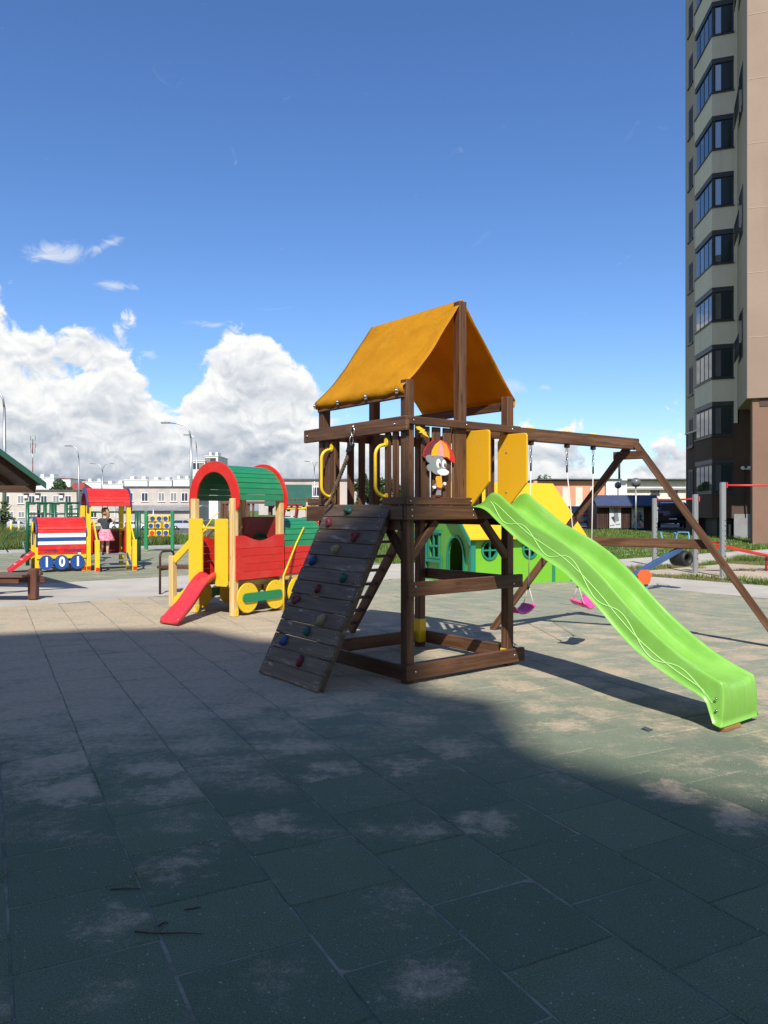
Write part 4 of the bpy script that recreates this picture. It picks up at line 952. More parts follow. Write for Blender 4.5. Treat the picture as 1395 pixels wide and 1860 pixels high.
mb.tube([(-.10, .712 + .026 * math.cos(a), 2.335 + .045 * math.sin(a)) for a in [k * math.pi / 8 for k in range(17)]], .006, 6, caps=False); mb.ball((-.095, .712, 2.385), .017, 8, 6)
part('ring', mb, STEEL, rp)
mb = MB(); rope_strands(mb, [(-.115, .717, 2.215), (-.12, .745, 2.14)], .019, 3); part('whipping', mb, BLACK, rp)

def swing(x0, x1, label, tilt, sway, rz):
    xm = (x0 + x1) / 2; p = uv(xm, .115)
    s_ = thing('swing', label, 'swing', (p[0], p[1], 0), 38 , 'swings under the long beam'); h = (x1 - x0) / 2; zs = .50
    for sx in (-1, 1):
        x = sx * h; bx_ = sx * h * math.cos(R(rz))+0; by = sx * h * math.sin(R(rz)) + sway
        br = MB(); br.box((x, 0, 2.285), (.05, .05, .04), .006); part('bracket', br, BLACK, s_)
        ch = MB()
        for k in range(3):
            zc = 2.24 - .065 * k; pl = k % 2
            ch.tube([((x + (.013 * math.cos(a) if pl else 0)), (0 if pl else .013 * math.cos(a)), zc + .042 * math.sin(a)) for a in [q * math.pi / 6 for q in range(13)]], .005, 5, caps=False)
        part('carabiner', ch, STEEL, s_)
        r_ = MB(); r_.tube([(x, 0, 2.075), (x, 0, 1.99)], .011, 6); part('rope_sleeve', r_, BLACK, s_)
        knot = Vector((bx_, by, .76))
        part('rope', MB().tube([(x, 0, 2.02), knot], .0065, 6), CORD, s_)
        part('rope_clamp', MB().tube([knot + Vector((0, 0, .035)), knot - Vector((0, 0, .04))], .014, 7), BLACK, s_)
        for sy in (-1, 1): part('seat_cord', MB().tube([knot, (bx_ + sx * .0, by + sy * .075 + 0, zs + .05)], .005, 5), CORD, s_)
    rows = []
    for i in range(19):
        f = i / 18 * 2 - 1; row = []
        for j in range(9):
            g = j / 8 * 2 - 1
            wd = .085 * (1 - .25 * (1 - abs(f)) ** 2)
            x, y, z = f * (h + .01), g * wd, zs - .02 + .075 * f * f + .008 * g * g - (.0 if abs(g) < .9 else .012)
            c_, s2 = math.cos(R(rz)), math.sin(R(rz)); row.append((x * c_ - y * s2, x * s2 + y * c_ + sway, z + tilt * g * .05))
        rows.append(row)
    st = part('seat', MB().grid(rows), PINK, s_); md = st.modifiers.new('thickness', 'SOLIDIFY'); md.thickness = .022
swing(1.47, 1.81, 'pink swing seat hanging just behind the right tower post', 0, .02, 4)
swing(2.41, 2.88, 'pink swing seat hanging nearer the A-frame, beyond the slide', .4, -.06, 20)
# ------------------------------------------------------------------ green and red play train with a slide
def arch_roof(root, name, x0, x1, y0, y1, zs, rise, planks, mat, over=.0, skip=lambda a: False, mats=None, sub=None):
    """barrel roof of separate planks lying along x"""
    cy, ry = (y0 + y1) / 2, (y1 - y0) / 2; cache = {}
    for k in range(planks):
        a0, a1 = math.pi * k / planks, math.pi * (k + 1) / planks
        p0 = Vector((0, cy - ry * math.cos(a0), zs + rise * math.sin(a0))); p1 = Vector((0, cy - ry * math.cos(a1), zs + rise * math.sin(a1)))
        c = (p0 + p1) / 2; d = (p1 - p0); w = d.length - .006; d.normalize(); nrm = Vector((0, -d.z, d.y))
        if nrm.dot(c - Vector((0, cy, zs))) < 0: nrm = -nrm
        M = Matrix((Vector((1, 0, 0)), d, Vector((1, 0, 0)).cross(d))).transposed().to_4x4(); M.translation = c + Vector(((x0 + x1) / 2, 0, 0)) + nrm * .002 * (k % 2)
        key = round(w, 3)
        mt = mats(k) if mats else mat
        if (key, mt.name) not in cache: cache[(key, mt.name)] = MB().box((0, 0, 0), (x1 - x0, w, .022), .003).mesh(name, mt)
        put(name, cache[(key, mt.name)], root, M)
def arch_ring(root, name, x, y0, y1, zs, rise, wd, th, mat, legs=.0, n=28):
    cy, ro, = (y0 + y1) / 2, (y1 - y0) / 2
    outer = [(cy - ro * math.cos(math.pi * k / n), zs + rise * math.sin(math.pi * k / n)) for k in range(n + 1)]
    ri, rr = ro - wd, rise - wd
    inner = [(cy - ri * math.cos(math.pi * k / n), zs + rr * math.sin(math.pi * k / n)) for k in range(n + 1)]
    if legs:
        def foot(yc, s): return [(yc + s * wd / 2 * math.cos(math.pi * k / 6), zs - legs + .04 - wd / 2 * math.sin(math.pi * k / 6)) for k in range(7)]
        outer = outer + foot(cy + ro - wd / 2, 1)
        poly = outer + inner[::-1] + foot(cy - ro + wd / 2, 1)
    else: poly = outer + inner[::-1]
    o = part(name, MB().prism(poly, x - th / 2, x + th / 2, 'x'), mat, root)
    bv = o.modifiers.new('edge', 'BEVEL'); bv.width = .006; bv.segments = 2; bv.limit_method = 'ANGLE'
    return o
TR = thing('play_train', 'red and green play train with an arched cab roof, yellow wheels and a red slide', 'play train', (-2.21, 11.32, 0), 55)
CW_, CL = .845, .985
def bt(name, p0, p1, w, h, mat, **k): return board(name, p0, p1, w, h, mat, TR, **k)
for x, y, z in ((0, 0, 1.74), (0, CW_, 1.74), (CL, 0, 1.74), (CL, CW_, 1.74)): bt('post', (x, y, .0), (x, y, z), .10, .10, PINE, ch=.010)
for x, y in ((0, 0), (CL, 0), (0, CW_)): part('post_foot', MB().box((x + .01, y - .05, .06), (.07, .012, .11), .003), YELP, TR)
arch_roof(TR, 'roof_plank', .03, CL + .02, -.06, CW_ + .06, 1.71, .53, 18, GRN)
arch_ring(TR, 'roof_arch', 0.0, -.12, CW_ + .12, 1.71, .595, .165, .028, RED, .10); arch_ring(TR, 'roof_arch', CL + .05, -.12, CW_ + .12, 1.71, .595, .165, .028, RED, .10)
bt('floor_beam', (-.03, .06, .47), (CL + .03, .06, .47), .04, .09, PINE); bt('floor_beam', (-.03, CW_, .47), (CL + .03, CW_, .47), .04, .09, PINE)
for k in range(7): bt('floor_plank', (.06 + .145 * k, .0, .53), (.06 + .145 * k, CW_, .53), .135, .025, DRED)
# side panel with a wavy top, built of boards
wav = [(x_ / 20 * (CL + .04) - .02, 1.115 + .055 * math.cos(2 * math.pi * (x_ / 20))) for x_ in range(21)]
zs_ = [.535 + .116 * k for k in range(6)]
for k in range(5):
    za, zb_ = zs_[k] + .002, (zs_[k + 1] - .002)
    pts = [(-.02, za), (CL + .02, za)] + ([(CL + .02, zb_), (-.02, zb_)] if k < 4 else [(a, min(b_ + .045, 1.19)) for a, b_ in wav[::-1]])
    for y in (-.065, CW_ + .065): part('side_board', MB().prism(pts, y - .013 + (.001 * (k % 2)), y + .013, 'y'), RED, TR)
# back wall with a round porthole
bw = [(.03, .54), (CW_ - .03, .54), (CW_ - .03, 1.46), (.03, 1.46)]
por = ell(CW_ / 2 - .02, 1.02, .19, .20, 20)
mb = MB(); n = 40; outer = []
for k in range(n):
    a = 2 * math.pi * k / n; cx, cz = CW_ / 2 - .02, 1.02; dx, dz = math.cos(a), math.sin(a)
    s_ = min(((CW_ - .03 - cx) / dx if dx > 1e-6 else (.03 - cx) / dx if dx < -1e-6 else 9), ((1.46 - cz) / dz if dz > 1e-6 else (.54 - cz) / dz if dz < -1e-6 else 9)); outer.append((cx + dx * s_, cz + dz * s_))
inner = [(CW_ / 2 - .02 + .19 * math.cos(2 * math.pi * k / n), 1.02 + .20 * math.sin(2 * math.pi * k / n)) for k in range(n)]
vs = [(CL - .02, *p) for p in outer] + [(CL - .02, *p) for p in inner] + [(CL + .01, *p) for p in outer] + [(CL + .01, *p) for p in inner]
fs = []
for k in range(n):
    q = (k + 1) % n; fs += [(k, q, n + q, n + k), (2 * n + k, 3 * n + k, 3 * n + q, 2 * n + q), (n + k, n + q, 3 * n + q, 3 * n + k), (k, 2 * n + k, 2 * n + q, q)]
part('back_wall', MB().add(vs, fs), DRED, TR)
# boiler
BX0, BX1 = CL + .10, CL + 1.12
arch_roof(TR, 'boiler_plank', BX0, BX1, .0, CW_, .98, .44, 14, GRN)
for k in range(4): 
    for y in (-.0, CW_): bt('boiler_board', (BX0, y, .60 + .112 * k), (BX1, y, .60 + .112 * k), .024, .108, RED)
bt('floor_beam', (CL + .05, .03, .50), (BX1, .03, .50), .04, .09, PINE); bt('floor_beam', (CL + .05, CW_ - .03, .50), (BX1, CW_ - .03, .50), .04, .09, PINE)
arch_ring(TR, 'boiler_arch', BX1 + .02, -.03, CW_ + .03, .98, .47, .47, .024, RED, 0)
part('boiler_front', MB().box((BX1 + .02, CW_ / 2, .76), (.024, CW_, .44), .004), RED, TR)
bt('post', (BX1 - .05, .05, 0), (BX1 - .05, .05, .56), .09, .09, PINE); bt('post', (BX1 - .05, CW_ - .05, 0), (BX1 - .05, CW_ - .05, .56), .09, .09, PINE)
for y, s_ in ((-.085, -1), (CW_ + .085, 1)):
    for x in (.20, .80, 1.30, 1.80): part('wheel', MB().prism(ell(x, .265, .215, .222, 30), y - .012, y + .012, 'y'), YELP, TR)
    for x0, x1 in ((.20, .80), (1.30, 1.80)): part('coupling_rod', MB().prism(rrect(x0 - .12, .20, x1 + .12, .335, .06, 5), y + s_ * .013, y + s_ * .035, 'y'), GRN, TR)
    for x in (.20, .80, 1.30, 1.80):
        for dx, dz in ((0, .17), (.0, -.17)): part('wheel_screw', MB().lathe([(.010, 0), (.006, .005)], 6, Matrix.Translation((x + dx, y + s_ * .012, .265 + dz)) @ Matrix.Rotation(R(90 * (-s_) * -1), 4, 'X')), STEEL, TR) if y < 0 else None
# yellow boards beside the slide, grab bar
for y0, y1 in ((.06, .325), (.60, .90)): 
    o = part('guard_board', MB().prism(rrect(y0, .44, y1, 1.44, .035), -.075, -.053, 'x'), YELP, TR)
bt('grab_bar', (-.064, .32, 1.30), (-.064, .61, 1.30), .035, .035, YELP)
# small slide
rows = []
for i in range(31):
    f = i / 30; x = -.02 - 1.06 * f
    z = .60 - .50 * (f ** .95 - .10 * math.sin(2 * math.pi * f)) if f < .80 else .60 - .50 * (.80 ** .95 - .10 * math.sin(2 * math.pi * .80)) - (.60 - .50 * (.80 ** .95 - .10 * math.sin(2 * math.pi * .80)) - .075) * sm(f, .78, 1)
    wdt = .135 + .03 * sm(f, .7, 1); e = .078 * (1 - .55 * sm(f, .75, 1)) * (.35 + .65 * sm(f, 0, .12))
    cy = .465 - .36 * f
    rows.append([(x, cy - wdt - .02, z - .02), (x, cy - wdt - .015, z + e), (x, cy - wdt + .012, z + e), (x, cy - wdt + .035, z + .02), (x, cy - wdt + .07, z), (x, cy + wdt - .07, z), (x, cy + wdt - .035, z + .02), (x, cy + wdt - .012, z + e), (x, cy + wdt + .015, z + e), (x, cy + wdt + .02, z - .02)])
lastr = rows[-1]; rows.append([(p[0] - .02, p[1], p[2] - .015) for p in lastr]); rows.append([(p[0] - .03, p[1], .02) for p in lastr])
REDPL = paint('red_slide_plastic', (.62, .035, .045), .30, .12, .12)
o = part('slide', MB().grid(rows), REDPL, TR); md = o.modifiers.new('thickness', 'SOLIDIFY'); md.thickness = .008
# steps on the far side with stringers, rail and short end posts
for x in (.22, .86):
    bt('stair_string', (x, CW_ + .02, .53), (x, CW_ + .78, .04), .03, .15, YELP)
    bt('stair_rail', (x, CW_ + .02, 1.30), (x, CW_ + .74, .76), .03, .12, YELP); bt('stair_post', (x, CW_ + .78, 0), (x, CW_ + .78, .83), .10, .10, PINE, ch=.01)
for k in range(3): bt('step', (.24, CW_ + .16 + .2 * k, .40 - .13 * k), (.84, CW_ + .16 + .2 * k, .40 - .13 * k), .14, .03, BLACK)
# bent yellow pipe at the near side
part('pipe_rail', MB().tube([(.80, -.25, 0), (.80, -.25, .34), (.80, -.25, .50), (.82, -.23, .55), (1.35, -.02, 1.02), (1.62, .05, 1.28)], .014, 8), YELP, TR)

# ------------------------------------------------------------------ rescue train
Q = thing('rescue_train', 'red play train with white and blue stripes, yellow posts and numbered blue wheels', 'play train', (-8.68, 19.2, 0), 30)
W3, LB = .95, 1.17; CX0, CX1 = LB + .03, LB + 1.06
def bq(name, p0, p1, w, h, mat, **k): return board(name, p0, p1, w, h, mat, Q, **k)
for x, y, z in ((0.02, 0, .95), (.02, W3, .95), (LB - .06, 0, .9)): bq('post', (x, y, 0), (x, y, z), .10, .10, YELP)
for x, y in ((CX0 + .03, 0), (CX0 + .03, W3), (CX1, 0), (CX1, W3)): bq('post', (x, y, 0), (x, y, 1.68), .11, .11, YELP)
arch_roof(Q, 'boiler_plank', .03, LB - .01, -.06, W3 + .06, .98, .38, 14, RED)
arch_ring(Q, 'boiler_arch', .0, -.09, W3 + .09, .96, .43, .16, .03, NAVY, .30); arch_ring(Q, 'boiler_arch', LB, -.09, W3 + .09, .96, .43, .16, .03, NAVY, .06)
for y in (-.07, W3 + .07):
    for z0, z1, mt in ((.868, .975, WHITE), (.775, .866, BLUE), (.685, .773, WHITE), (.55, .683, RED), (.44, .548, RED)): bq('side_board', (.03, y, (z0 + z1) / 2), (LB - .01, y, (z0 + z1) / 2), .024, z1 - z0 - .003, mt)
    bq('side_board', (.0, y, .385), (LB, y, .385), .024, .10, YELP)
arch_roof(Q, 'roof_plank', CX0 + .02, CX1 + .03, -.08, W3 + .08, 1.66, .46, 16, RED)
arch_ring(Q, 'roof_arch', CX0 - .0, -.12, W3 + .12, 1.64, .52, .15, .03, NAVY, .12); arch_ring(Q, 'roof_arch', CX1 + .06, -.12, W3 + .12, 1.64, .52, .15, .03, NAVY, .06)
for k in range(7): bq('floor_plank', (CX0 + .06 + .145 * k, 0, .40), (CX0 + .06 + .145 * k, W3, .40), .135, .025, flat('grey_deck', (.22, .20, .19), .8))
part('back_wall', MB().box(((CX0 + CX1) / 2, W3 + .02, .72), (CX1 - CX0, .03, .62), .004), DRED, Q)
part('end_wall', MB().box((CX1 + .02, W3 / 2, .70), (.03, W3 - .1, .6), .004), DRED, Q)
for x in (CX0 + .12, CX1 - .08):
    part('cab_guard', MB().prism([(.0, .45), (.0, 1.25), (.12, .55), (.12, .45)] if x < CX0 + .5 else [(.0, .45), (.0, 1.25), (.12, .55), (.12, .45)], x - .012, x + .012, 'x'), RED, Q)
for x in (CX0 + .14, CX1 + .02):
    bq('stair_post', (x, -.62, 0), (x, -.62, .80), .11, .11, YELP); bq('stair_rail', (x, -.60, .76), (x, -.05, 1.28), .03, .09, YELP)
    bq('stair_string', (x + .06 * (1 if x < CX0 + .5 else -1), -.60, .06), (x + .06 * (1 if x < CX0 + .5 else -1), -.02, .40), .03, .12, BLUE)
for k in range(2): bq('step', (CX0 + .2, -.48 + .2 * k, .13 + .13 * k), (CX1 - .04, -.48 + .2 * k, .13 + .13 * k), .15, .03, GREY)
for x, y in ((.02, -.055), (LB - .06, -.055), (CX0 + .03, -.06), (CX0 + .14, -.68), (CX1 + .02, -.68)): part('post_foot', MB().box((x, y, .07), (.09, .012, .09), .003), RED, Q)
discs = []
for k, x in enumerate((.22, .575, .95)):
    d = part('wheel_disc', MB().prism(ell(x, .245, .172, .185, 30), -.105, -.083, 'y'), BLUE, Q); discs.append((x, d))
    part('wheel_disc', MB().prism(ell(x, .245, .172, .185, 30), W3 + .083, W3 + .105, 'y'), BLUE, Q)
bq('axle_bar', (.22, -.07, .24), (.95, -.07, .24), .02, .06, YELP)
def text(parent, s, size, M, mat, name, ext=.004, sx=1.0, bold=0.0, label=None):
    cu = bpy.data.curves.new(name, 'FONT'); cu.body = s; cu.size = size; cu.extrude = ext; cu.align_x = 'CENTER'; cu.align_y = 'CENTER'; cu.offset = bold
    tmp = bpy.data.objects.new('lettering', cu); C.objects.link(tmp); dg = bpy.context.evaluated_depsgraph_get()
    me = bpy.data.meshes.new_from_object(tmp.evaluated_get(dg)); bpy.data.objects.remove(tmp); me.materials.clear(); me.materials.append(mat)
    return put(name, me, parent, M @ Matrix.Diagonal((sx, 1, 1, 1)), label)
FACE = Matrix.Rotation(R(90), 4, 'X')
for (x, d), ch in zip(discs, '101'): text(d, ch, .33, Matrix.Translation((x + .01, -.109, .245)) @ FACE, WHITE, 'numeral', .004, .85, .012)
LET = flat('dark_lettering', (.12, .03, .12), .5)
text(Q, 'СЛУЖБА', .095, Matrix.Translation((.33, -.086, .535)) @ FACE, LET, 'lettering', .003, .80, .003); text(Q, 'СПАСЕНИЯ', .095, Matrix.Translation((.83, -.086, .530)) @ FACE, LET, 'lettering', .003, .78, .003)
part('sticker', MB().box((1.0, -.084, .455), (.07, .004, .045)), WHITE, Q)
# ramp at its left end and a yellow wheel
rm = part('ramp', MB().box((0, 0, 0), (.74, .50, .03), .004, basis((-.02, W3 / 2, .48), (-.60, W3 / 2, .03))[0]), BLUE, Q)
for s_ in (-1, 1): bq('ramp_edge', (-.02, W3 / 2 + s_ * .26, .48), (-.60, W3 / 2 + s_ * .26, .03), .03, .09, RED)
for f in (.2, .45, .7): bq('ramp_batten', (-.02 - .58 * f, W3 / 2 - .2, .505 - .45 * f), (-.02 - .58 * f, W3 / 2 + .2, .505 - .45 * f), .09, .035, paint('pale_pink_batten', (.72, .28, .28), .45))
part('steering_wheel', MB().prism(ell(.62, 1.10, .12, .16, 20), -.05, -.02, 'x'), YELP, Q)

# ------------------------------------------------------------------ the child on the steps of the rescue train
SKIN = paint('skin', (.58, .36, .26), .5, .1, .05); HAIR = wood('blond_hair', (.22, .13, .06), (.48, .33, .17), (.6, .45, .28), .2, .5, 4.0)
SHIRT = paint('dark_tshirt', (.030, .033, .045), .8); 
m, t, b, _ = newmat('pink_print_skirt'); v, oi = objvec(t); vo = t.voro(v, 26.0)
t.put(b.inputs['Base Color'], t.mix(t.math('LESS_THAN', vo[0], .36), (.80, .28, .36), (.30, .02, .10))); b.inputs['Roughness'].default_value = .8; SKIRT = m
kid_w = Vector((-8.68, 19.2, 0)) + Matrix.Rotation(R(30), 3, 'Z') @ Vector((1.66, .10, .418))
K = thing('person', 'child in a dark t-shirt and pink patterned skirt, seen from behind on the train steps', 'person', kid_w, 22)
def skin(name, verts, edges, mat, parent, root=0, sub=2):
    me = bpy.data.meshes.new(name); me.from_pydata([v_[0] for v_ in verts], edges, []); o = put(name, me, parent)
    o.modifiers.new('skin', 'SKIN'); sl_ = me.skin_vertices[0].data
    for i, v_ in enumerate(verts):
        r_ = v_[1]; sl_[i].radius = r_ if isinstance(r_, tuple) else (r_, r_)
        sl_[i].use_root = (i == root)
    o.modifiers['skin'].use_smooth_shade = True
    s_ = o.modifiers.new('smooth', 'SUBSURF'); s_.levels = sub; s_.render_levels = sub
    dg = bpy.context.evaluated_depsgraph_get(); me2 = bpy.data.meshes.new_from_object(o.evaluated_get(dg)); o.modifiers.clear(); o.data = me2
    me2.materials.clear(); me2.materials.append(mat)
    for p in me2.polygons: p.use_smooth = True
    return o
# x right, y away from the viewer, z up; feet at z=0
V = [((0, 0, .56), (.105, .085)), ((0, .02, .70), (.092, .072)), ((0, .03, .86), (.105, .075)), ((0, .03, .93), (.06, .05)), ((0, .03, .975), (.036, .036)), ((0, .045, 1.03), (.062, .068)), ((0, .05, 1.10), (.080, .090)), ((0, .05, 1.17), (.055, .062)),
     ((-.12, .03, .88), .042), ((-.24, .05, .80), .033), ((-.36, .12, .755), .026), ((-.42, .17, .752), .022), ((-.465, .20, .755), .018),
     ((.12, .03, .88), .042), ((.215, .05, .84), .033), ((.25, .18, .83), .026), ((.20, .26, .835), .022), ((.17, .29, .84), .018),
     ((-.055, .0, .48), .066), ((-.075, .03, .28), .046), ((-.075, .0, .20), .048), ((-.085, .10, .06), .034), ((-.085, .13, .02), (.030, .026)), ((-.09, .20, .012), (.028, .02)),
     ((.055, .0, .48), .066), ((.06, .0, .28), .046), ((.06, -.02, .20), .048), ((.055, -.02, .06), .030), ((.055, -.01, .025), (.030, .028)), ((.06, .07, .015), (.030, .02))]
Eg = [(0, 1), (1, 2), (2, 3), (3, 4), (4, 5), (5, 6), (6, 7), (2, 8), (8, 9), (9, 10), (10, 11), (11, 12), (2, 13), (13, 14), (14, 15), (15, 16), (16, 17), (0, 18), (18, 19), (19, 20), (20, 21), (21, 22), (22, 23), (0, 24), (24, 25), (25, 26), (26, 27), (27, 28), (28, 29)]
body = skin('body', V, Eg, SKIN, K)
for hx, hy, hz, dx in ((-.465, .20, .755, -1), (.17, .29, .84, -.4)):      # fingers curled round the rails
    fm = MB()
    for q in range(4): fm.tube([(hx, hy + .004 * q, hz + .016 - .011 * q), (hx + dx * .030, hy + .012, hz + .014 - .011 * q), (hx + dx * .038, hy + .030, hz + .010 - .011 * q), (hx + dx * .020, hy + .038, hz + .006 - .011 * q)], [.0075, .007, .0065, .005], 6)
    fm.tube([(hx - dx * .01, hy, hz + .012), (hx + dx * .006, hy + .02, hz + .03), (hx + dx * .02, hy + .034, hz + .026)], [.008, .0075, .006], 6)
    part('hand', fm, SKIN, K)
skin('tshirt', [((0, 0, .58), (.112, .092)), ((0, .02, .70), (.104, .084)), ((0, .03, .84), (.118, .088)), ((0, .03, .925), (.072, .06)), ((-.125, .03, .875), .055), ((-.20, .045, .825), .050), ((.125, .03, .875), .055), ((.185, .045, .85), .050)], [(0, 1), (1, 2), (2, 3), (2, 4), (4, 5), (2, 6), (6, 7)], SHIRT, K)
rows = []
for i in range(11):
    f = i / 10; row = []
    for j in range(41):
        a = 2 * math.pi * j / 40; rr = (.110 + .115 * f ** .8) * (1 + .07 * f * math.sin(a * 9) + .02 * f * math.sin(a * 4 + 1)); row.append((rr * math.cos(a), rr * .85 * math.sin(a) + .005, .635 - .295 * f))
    rows.append(row)
o = part('skirt', MB().grid(rows), SKIRT, K); md = o.modifiers.new('cloth', 'SOLIDIFY'); md.thickness = .004
hm = MB(); rows = []
for i in range(11):
    th = math.pi * .60 * i / 10; row = []
    for j in range(25):
        a = 2 * math.pi * j / 24; q = 1 + .05 * math.sin(a * 7 + i); hz = (1.105 + .108 * math.cos(th)) - (.03 if math.sin(a) < 0 else -.02) * (i / 10)
        row.append((.098 * math.sin(th) * math.cos(a) * q, .045 + .105 * math.sin(th) * math.sin(a) * q, hz))
    rows.append(row)
hm.grid(rows); part('hair', hm, HAIR, K)
part('ponytail', MB().tube([(.02, -.05, 1.15), (.04, -.10, 1.13), (.06, -.115, 1.06), (.065, -.10, .97), (.055, -.085, .90), (.05, -.075, .86)], [.028, .035, .045, .042, .028, .006], 9), HAIR, K)
fm = MB()
for sx in (-1, 1): fm.ball((sx * .032, .128, 1.085), .012, 8, 5)
part('eye', fm, WHITE, K); part('nose', MB().ball((0, .145, 1.06), .013, 8, 5), SKIN, K); part('mouth', MB().ball((0, .128, 1.025), .018, 8, 4, sq=(1, .4, .35)), PINK, K)
part('ear', MB().ball((.083, .05, 1.08), .018, 8, 5, sq=(.5, .8, 1.2)), SKIN, K); part('ear', MB().ball((-.083, .05, 1.08), .018, 8, 5, sq=(.5, .8, 1.2)), SKIN, K)
for sx, yy, zz in ((-.088, .155, .012), (.058, .02, .014)): part('shoe', MB().ball((sx, yy, zz), .045, 10, 6, sq=(.75, 1.7, .45)), paint('pale_shoe', (.55, .45, .40), .6), K)

# ------------------------------------------------------------------ green playhouse with a yellow roof
GL = paint('lime_wall_paint', (.16, .44, .022), .42, .10, .06); GM = paint('mid_green_wall', (.10, .33, .045), .42, .1, .06)
H = thing('playhouse', 'lime green playhouse with a yellow pitched roof, arched door and round windows', 'playhouse', (1.81, 15.76, 0), 27)
HW_, HL, HE, HR = 1.98, 2.63, 1.10, 2.12
def holed(poly, holes, x0, x1, axis, name, mat):
    """wall with openings: cut by boolean-free fan: use bmesh triangle fill"""
    import bmesh
    bm = bmesh.new(); loops = []
    for lp in [poly] + holes:
        vs = [bm.verts.new((a, b_, 0)) for a, b_ in lp]; loops += [bm.edges.new((vs[i], vs[(i + 1) % len(vs)])) for i in range(len(vs))]
    bmesh.ops.triangle_fill(bm, use_beauty=True, use_dissolve=False, edges=loops)
    bm.verts.ensure_lookup_table(); base = [(v_.co.x, v_.co.y) for v_ in bm.verts]; tris = [[v_.index for v_ in f_.verts] for f_ in bm.faces if True]
    bm.verts.index_update(); tris = [[v_.index for v_ in f_.verts] for f_ in bm.faces]; bm.free()
    n = len(base); mk = (lambda a, b_, h: (h, a, b_)) if axis == 'x' else (lambda a, b_, h: (a, h, b_))
    vs = [mk(a, b_, x0) for a, b_ in base] + [mk(a, b_, x1) for a, b_ in base]; fs = list(tris) + [[i + n for i in t_][::-1] for t_ in tris]
    k = 0
    for lp in [poly] + holes:
        for i in range(len(lp)): a, b_ = k + i, k + (i + 1) % len(lp); fs.append([a, b_, b_ + n, a + n])
        k += len(lp)
    return part(name, MB().add(vs, fs), mat, H)
arch = [(.32, .03), (.92, .03)] + [(.62 + .30 * math.cos(R(a)), .56 + .42 * math.sin(R(a))) for a in range(0, 181, 15)]
wins = rrect(1.30, .52, 1.70, 1.02, .03, 2)
holed([(0, 0), (HW_, 0), (HW_, HE), (HW_ / 2, HR - .05), (0, HE)], [arch, wins], 0, .03, 'x', 'gable_wall', GM)
rounds = [(.42, .73), (1.46, .73)]
holed([(0, 0), (HL, 0), (HL, HE), (0, HE)], [ell(x, z, .17, .17, 24) for x, z in rounds], 0, .03, 'y', 'side_wall', GL)
part('side_wall', MB().box((HL / 2, HW_, HE / 2), (HL, .03, HE)), GL, H); part('gable_wall', MB().prism([(0, 0), (HW_, 0), (HW_, HE), (HW_ / 2, HR - .05), (0, HE)], HL - .03, HL, 'x'), GL, H)
part('floor', MB().box((HL / 2, HW_ / 2, .03), (HL - .08, HW_ - .08, .05)), flat('house_floor', (.03, .05, .03)), H)
for x, y in ((-.012, -.012), (HL, -.012), (-.012, HW_)): part('corner_board', MB().box((x, y, HE / 2), (.11, .11, HE), .006), TEAL, H)
for x in (.98, 1.98): part('corner_board', MB().box((x + .12, -.012, HE * .2), (.07, .02, HE * .4)), TEAL, H) if x > 1.5 else None
for x, z in rounds:
    n = 28; mb = MB(); o1, i1 = ell(x, z, .205, .205, n), ell(x, z, .165, .165, n)
    vs = [(a, -.03, b_) for a, b_ in o1] + [(a, -.03, b_) for a, b_ in i1] + [(a, .0, b_) for a, b_ in o1] + [(a, .02, b_) for a, b_ in i1]
    mb.add(vs, [(k, (k + 1) % n, n + (k + 1) % n, n + k) for k in range(n)] + [(k, 2 * n + k, 2 * n + (k + 1) % n, (k + 1) % n) for k in range(n)] + [(n + k, n + (k + 1) % n, 3 * n + (k + 1) % n, 3 * n + k) for k in range(n)])
    mb.box((x, -.012, z), (.035, .03, .34)); mb.box((x, -.013, z), (.34, .031, .035)); part('round_window', mb, TEAL, H)
# arch trim and open shutter window on the gable
n = len(arch); big = [(.27, .03), (.97, .03)] + [(.62 + .35 * math.cos(R(a)), .56 + .475 * math.sin(R(a))) for a in range(0, 181, 15)]
mb = MB(); vs = [(-.03, *p) for p in big] + [(-.03, *p) for p in arch] + [(.0, *p) for p in big] + [(.02, *p) for p in arch]
mb.add(vs, [(k, (k + 1) % n, n + (k + 1) % n, n + k) for k in range(1, n)] + [(k, 2 * n + k, 2 * n + (k + 1) % n, (k + 1) % n) for k in range(1, n)] + [(n + k, n + (k + 1) % n, 3 * n + (k + 1) % n, 3 * n + k) for k in range(n)])
part('door_trim', mb, TEAL, H)
mb = MB()
for y in (1.28, 1.50, 1.72): mb.box((-.025, y, .77), (.03, .045, .56))
for z in (.51, .77, 1.03): mb.box((-.024, 1.5, z), (.031, .48, .045))
mb.box((-.04, 1.5, 1.09), (.06, .60, .07)); mb.box((-.04, 1.5, .44), (.06, .56, .06)); mb.box((-.03, 1.84, .48), (.03, .06, .96)); mb.box((-.03, 1.20, .3), (.03, .06, .5))
part('window_frame', mb, TEAL, H)
sl_ = (HR - HE) / (HW_ / 2)
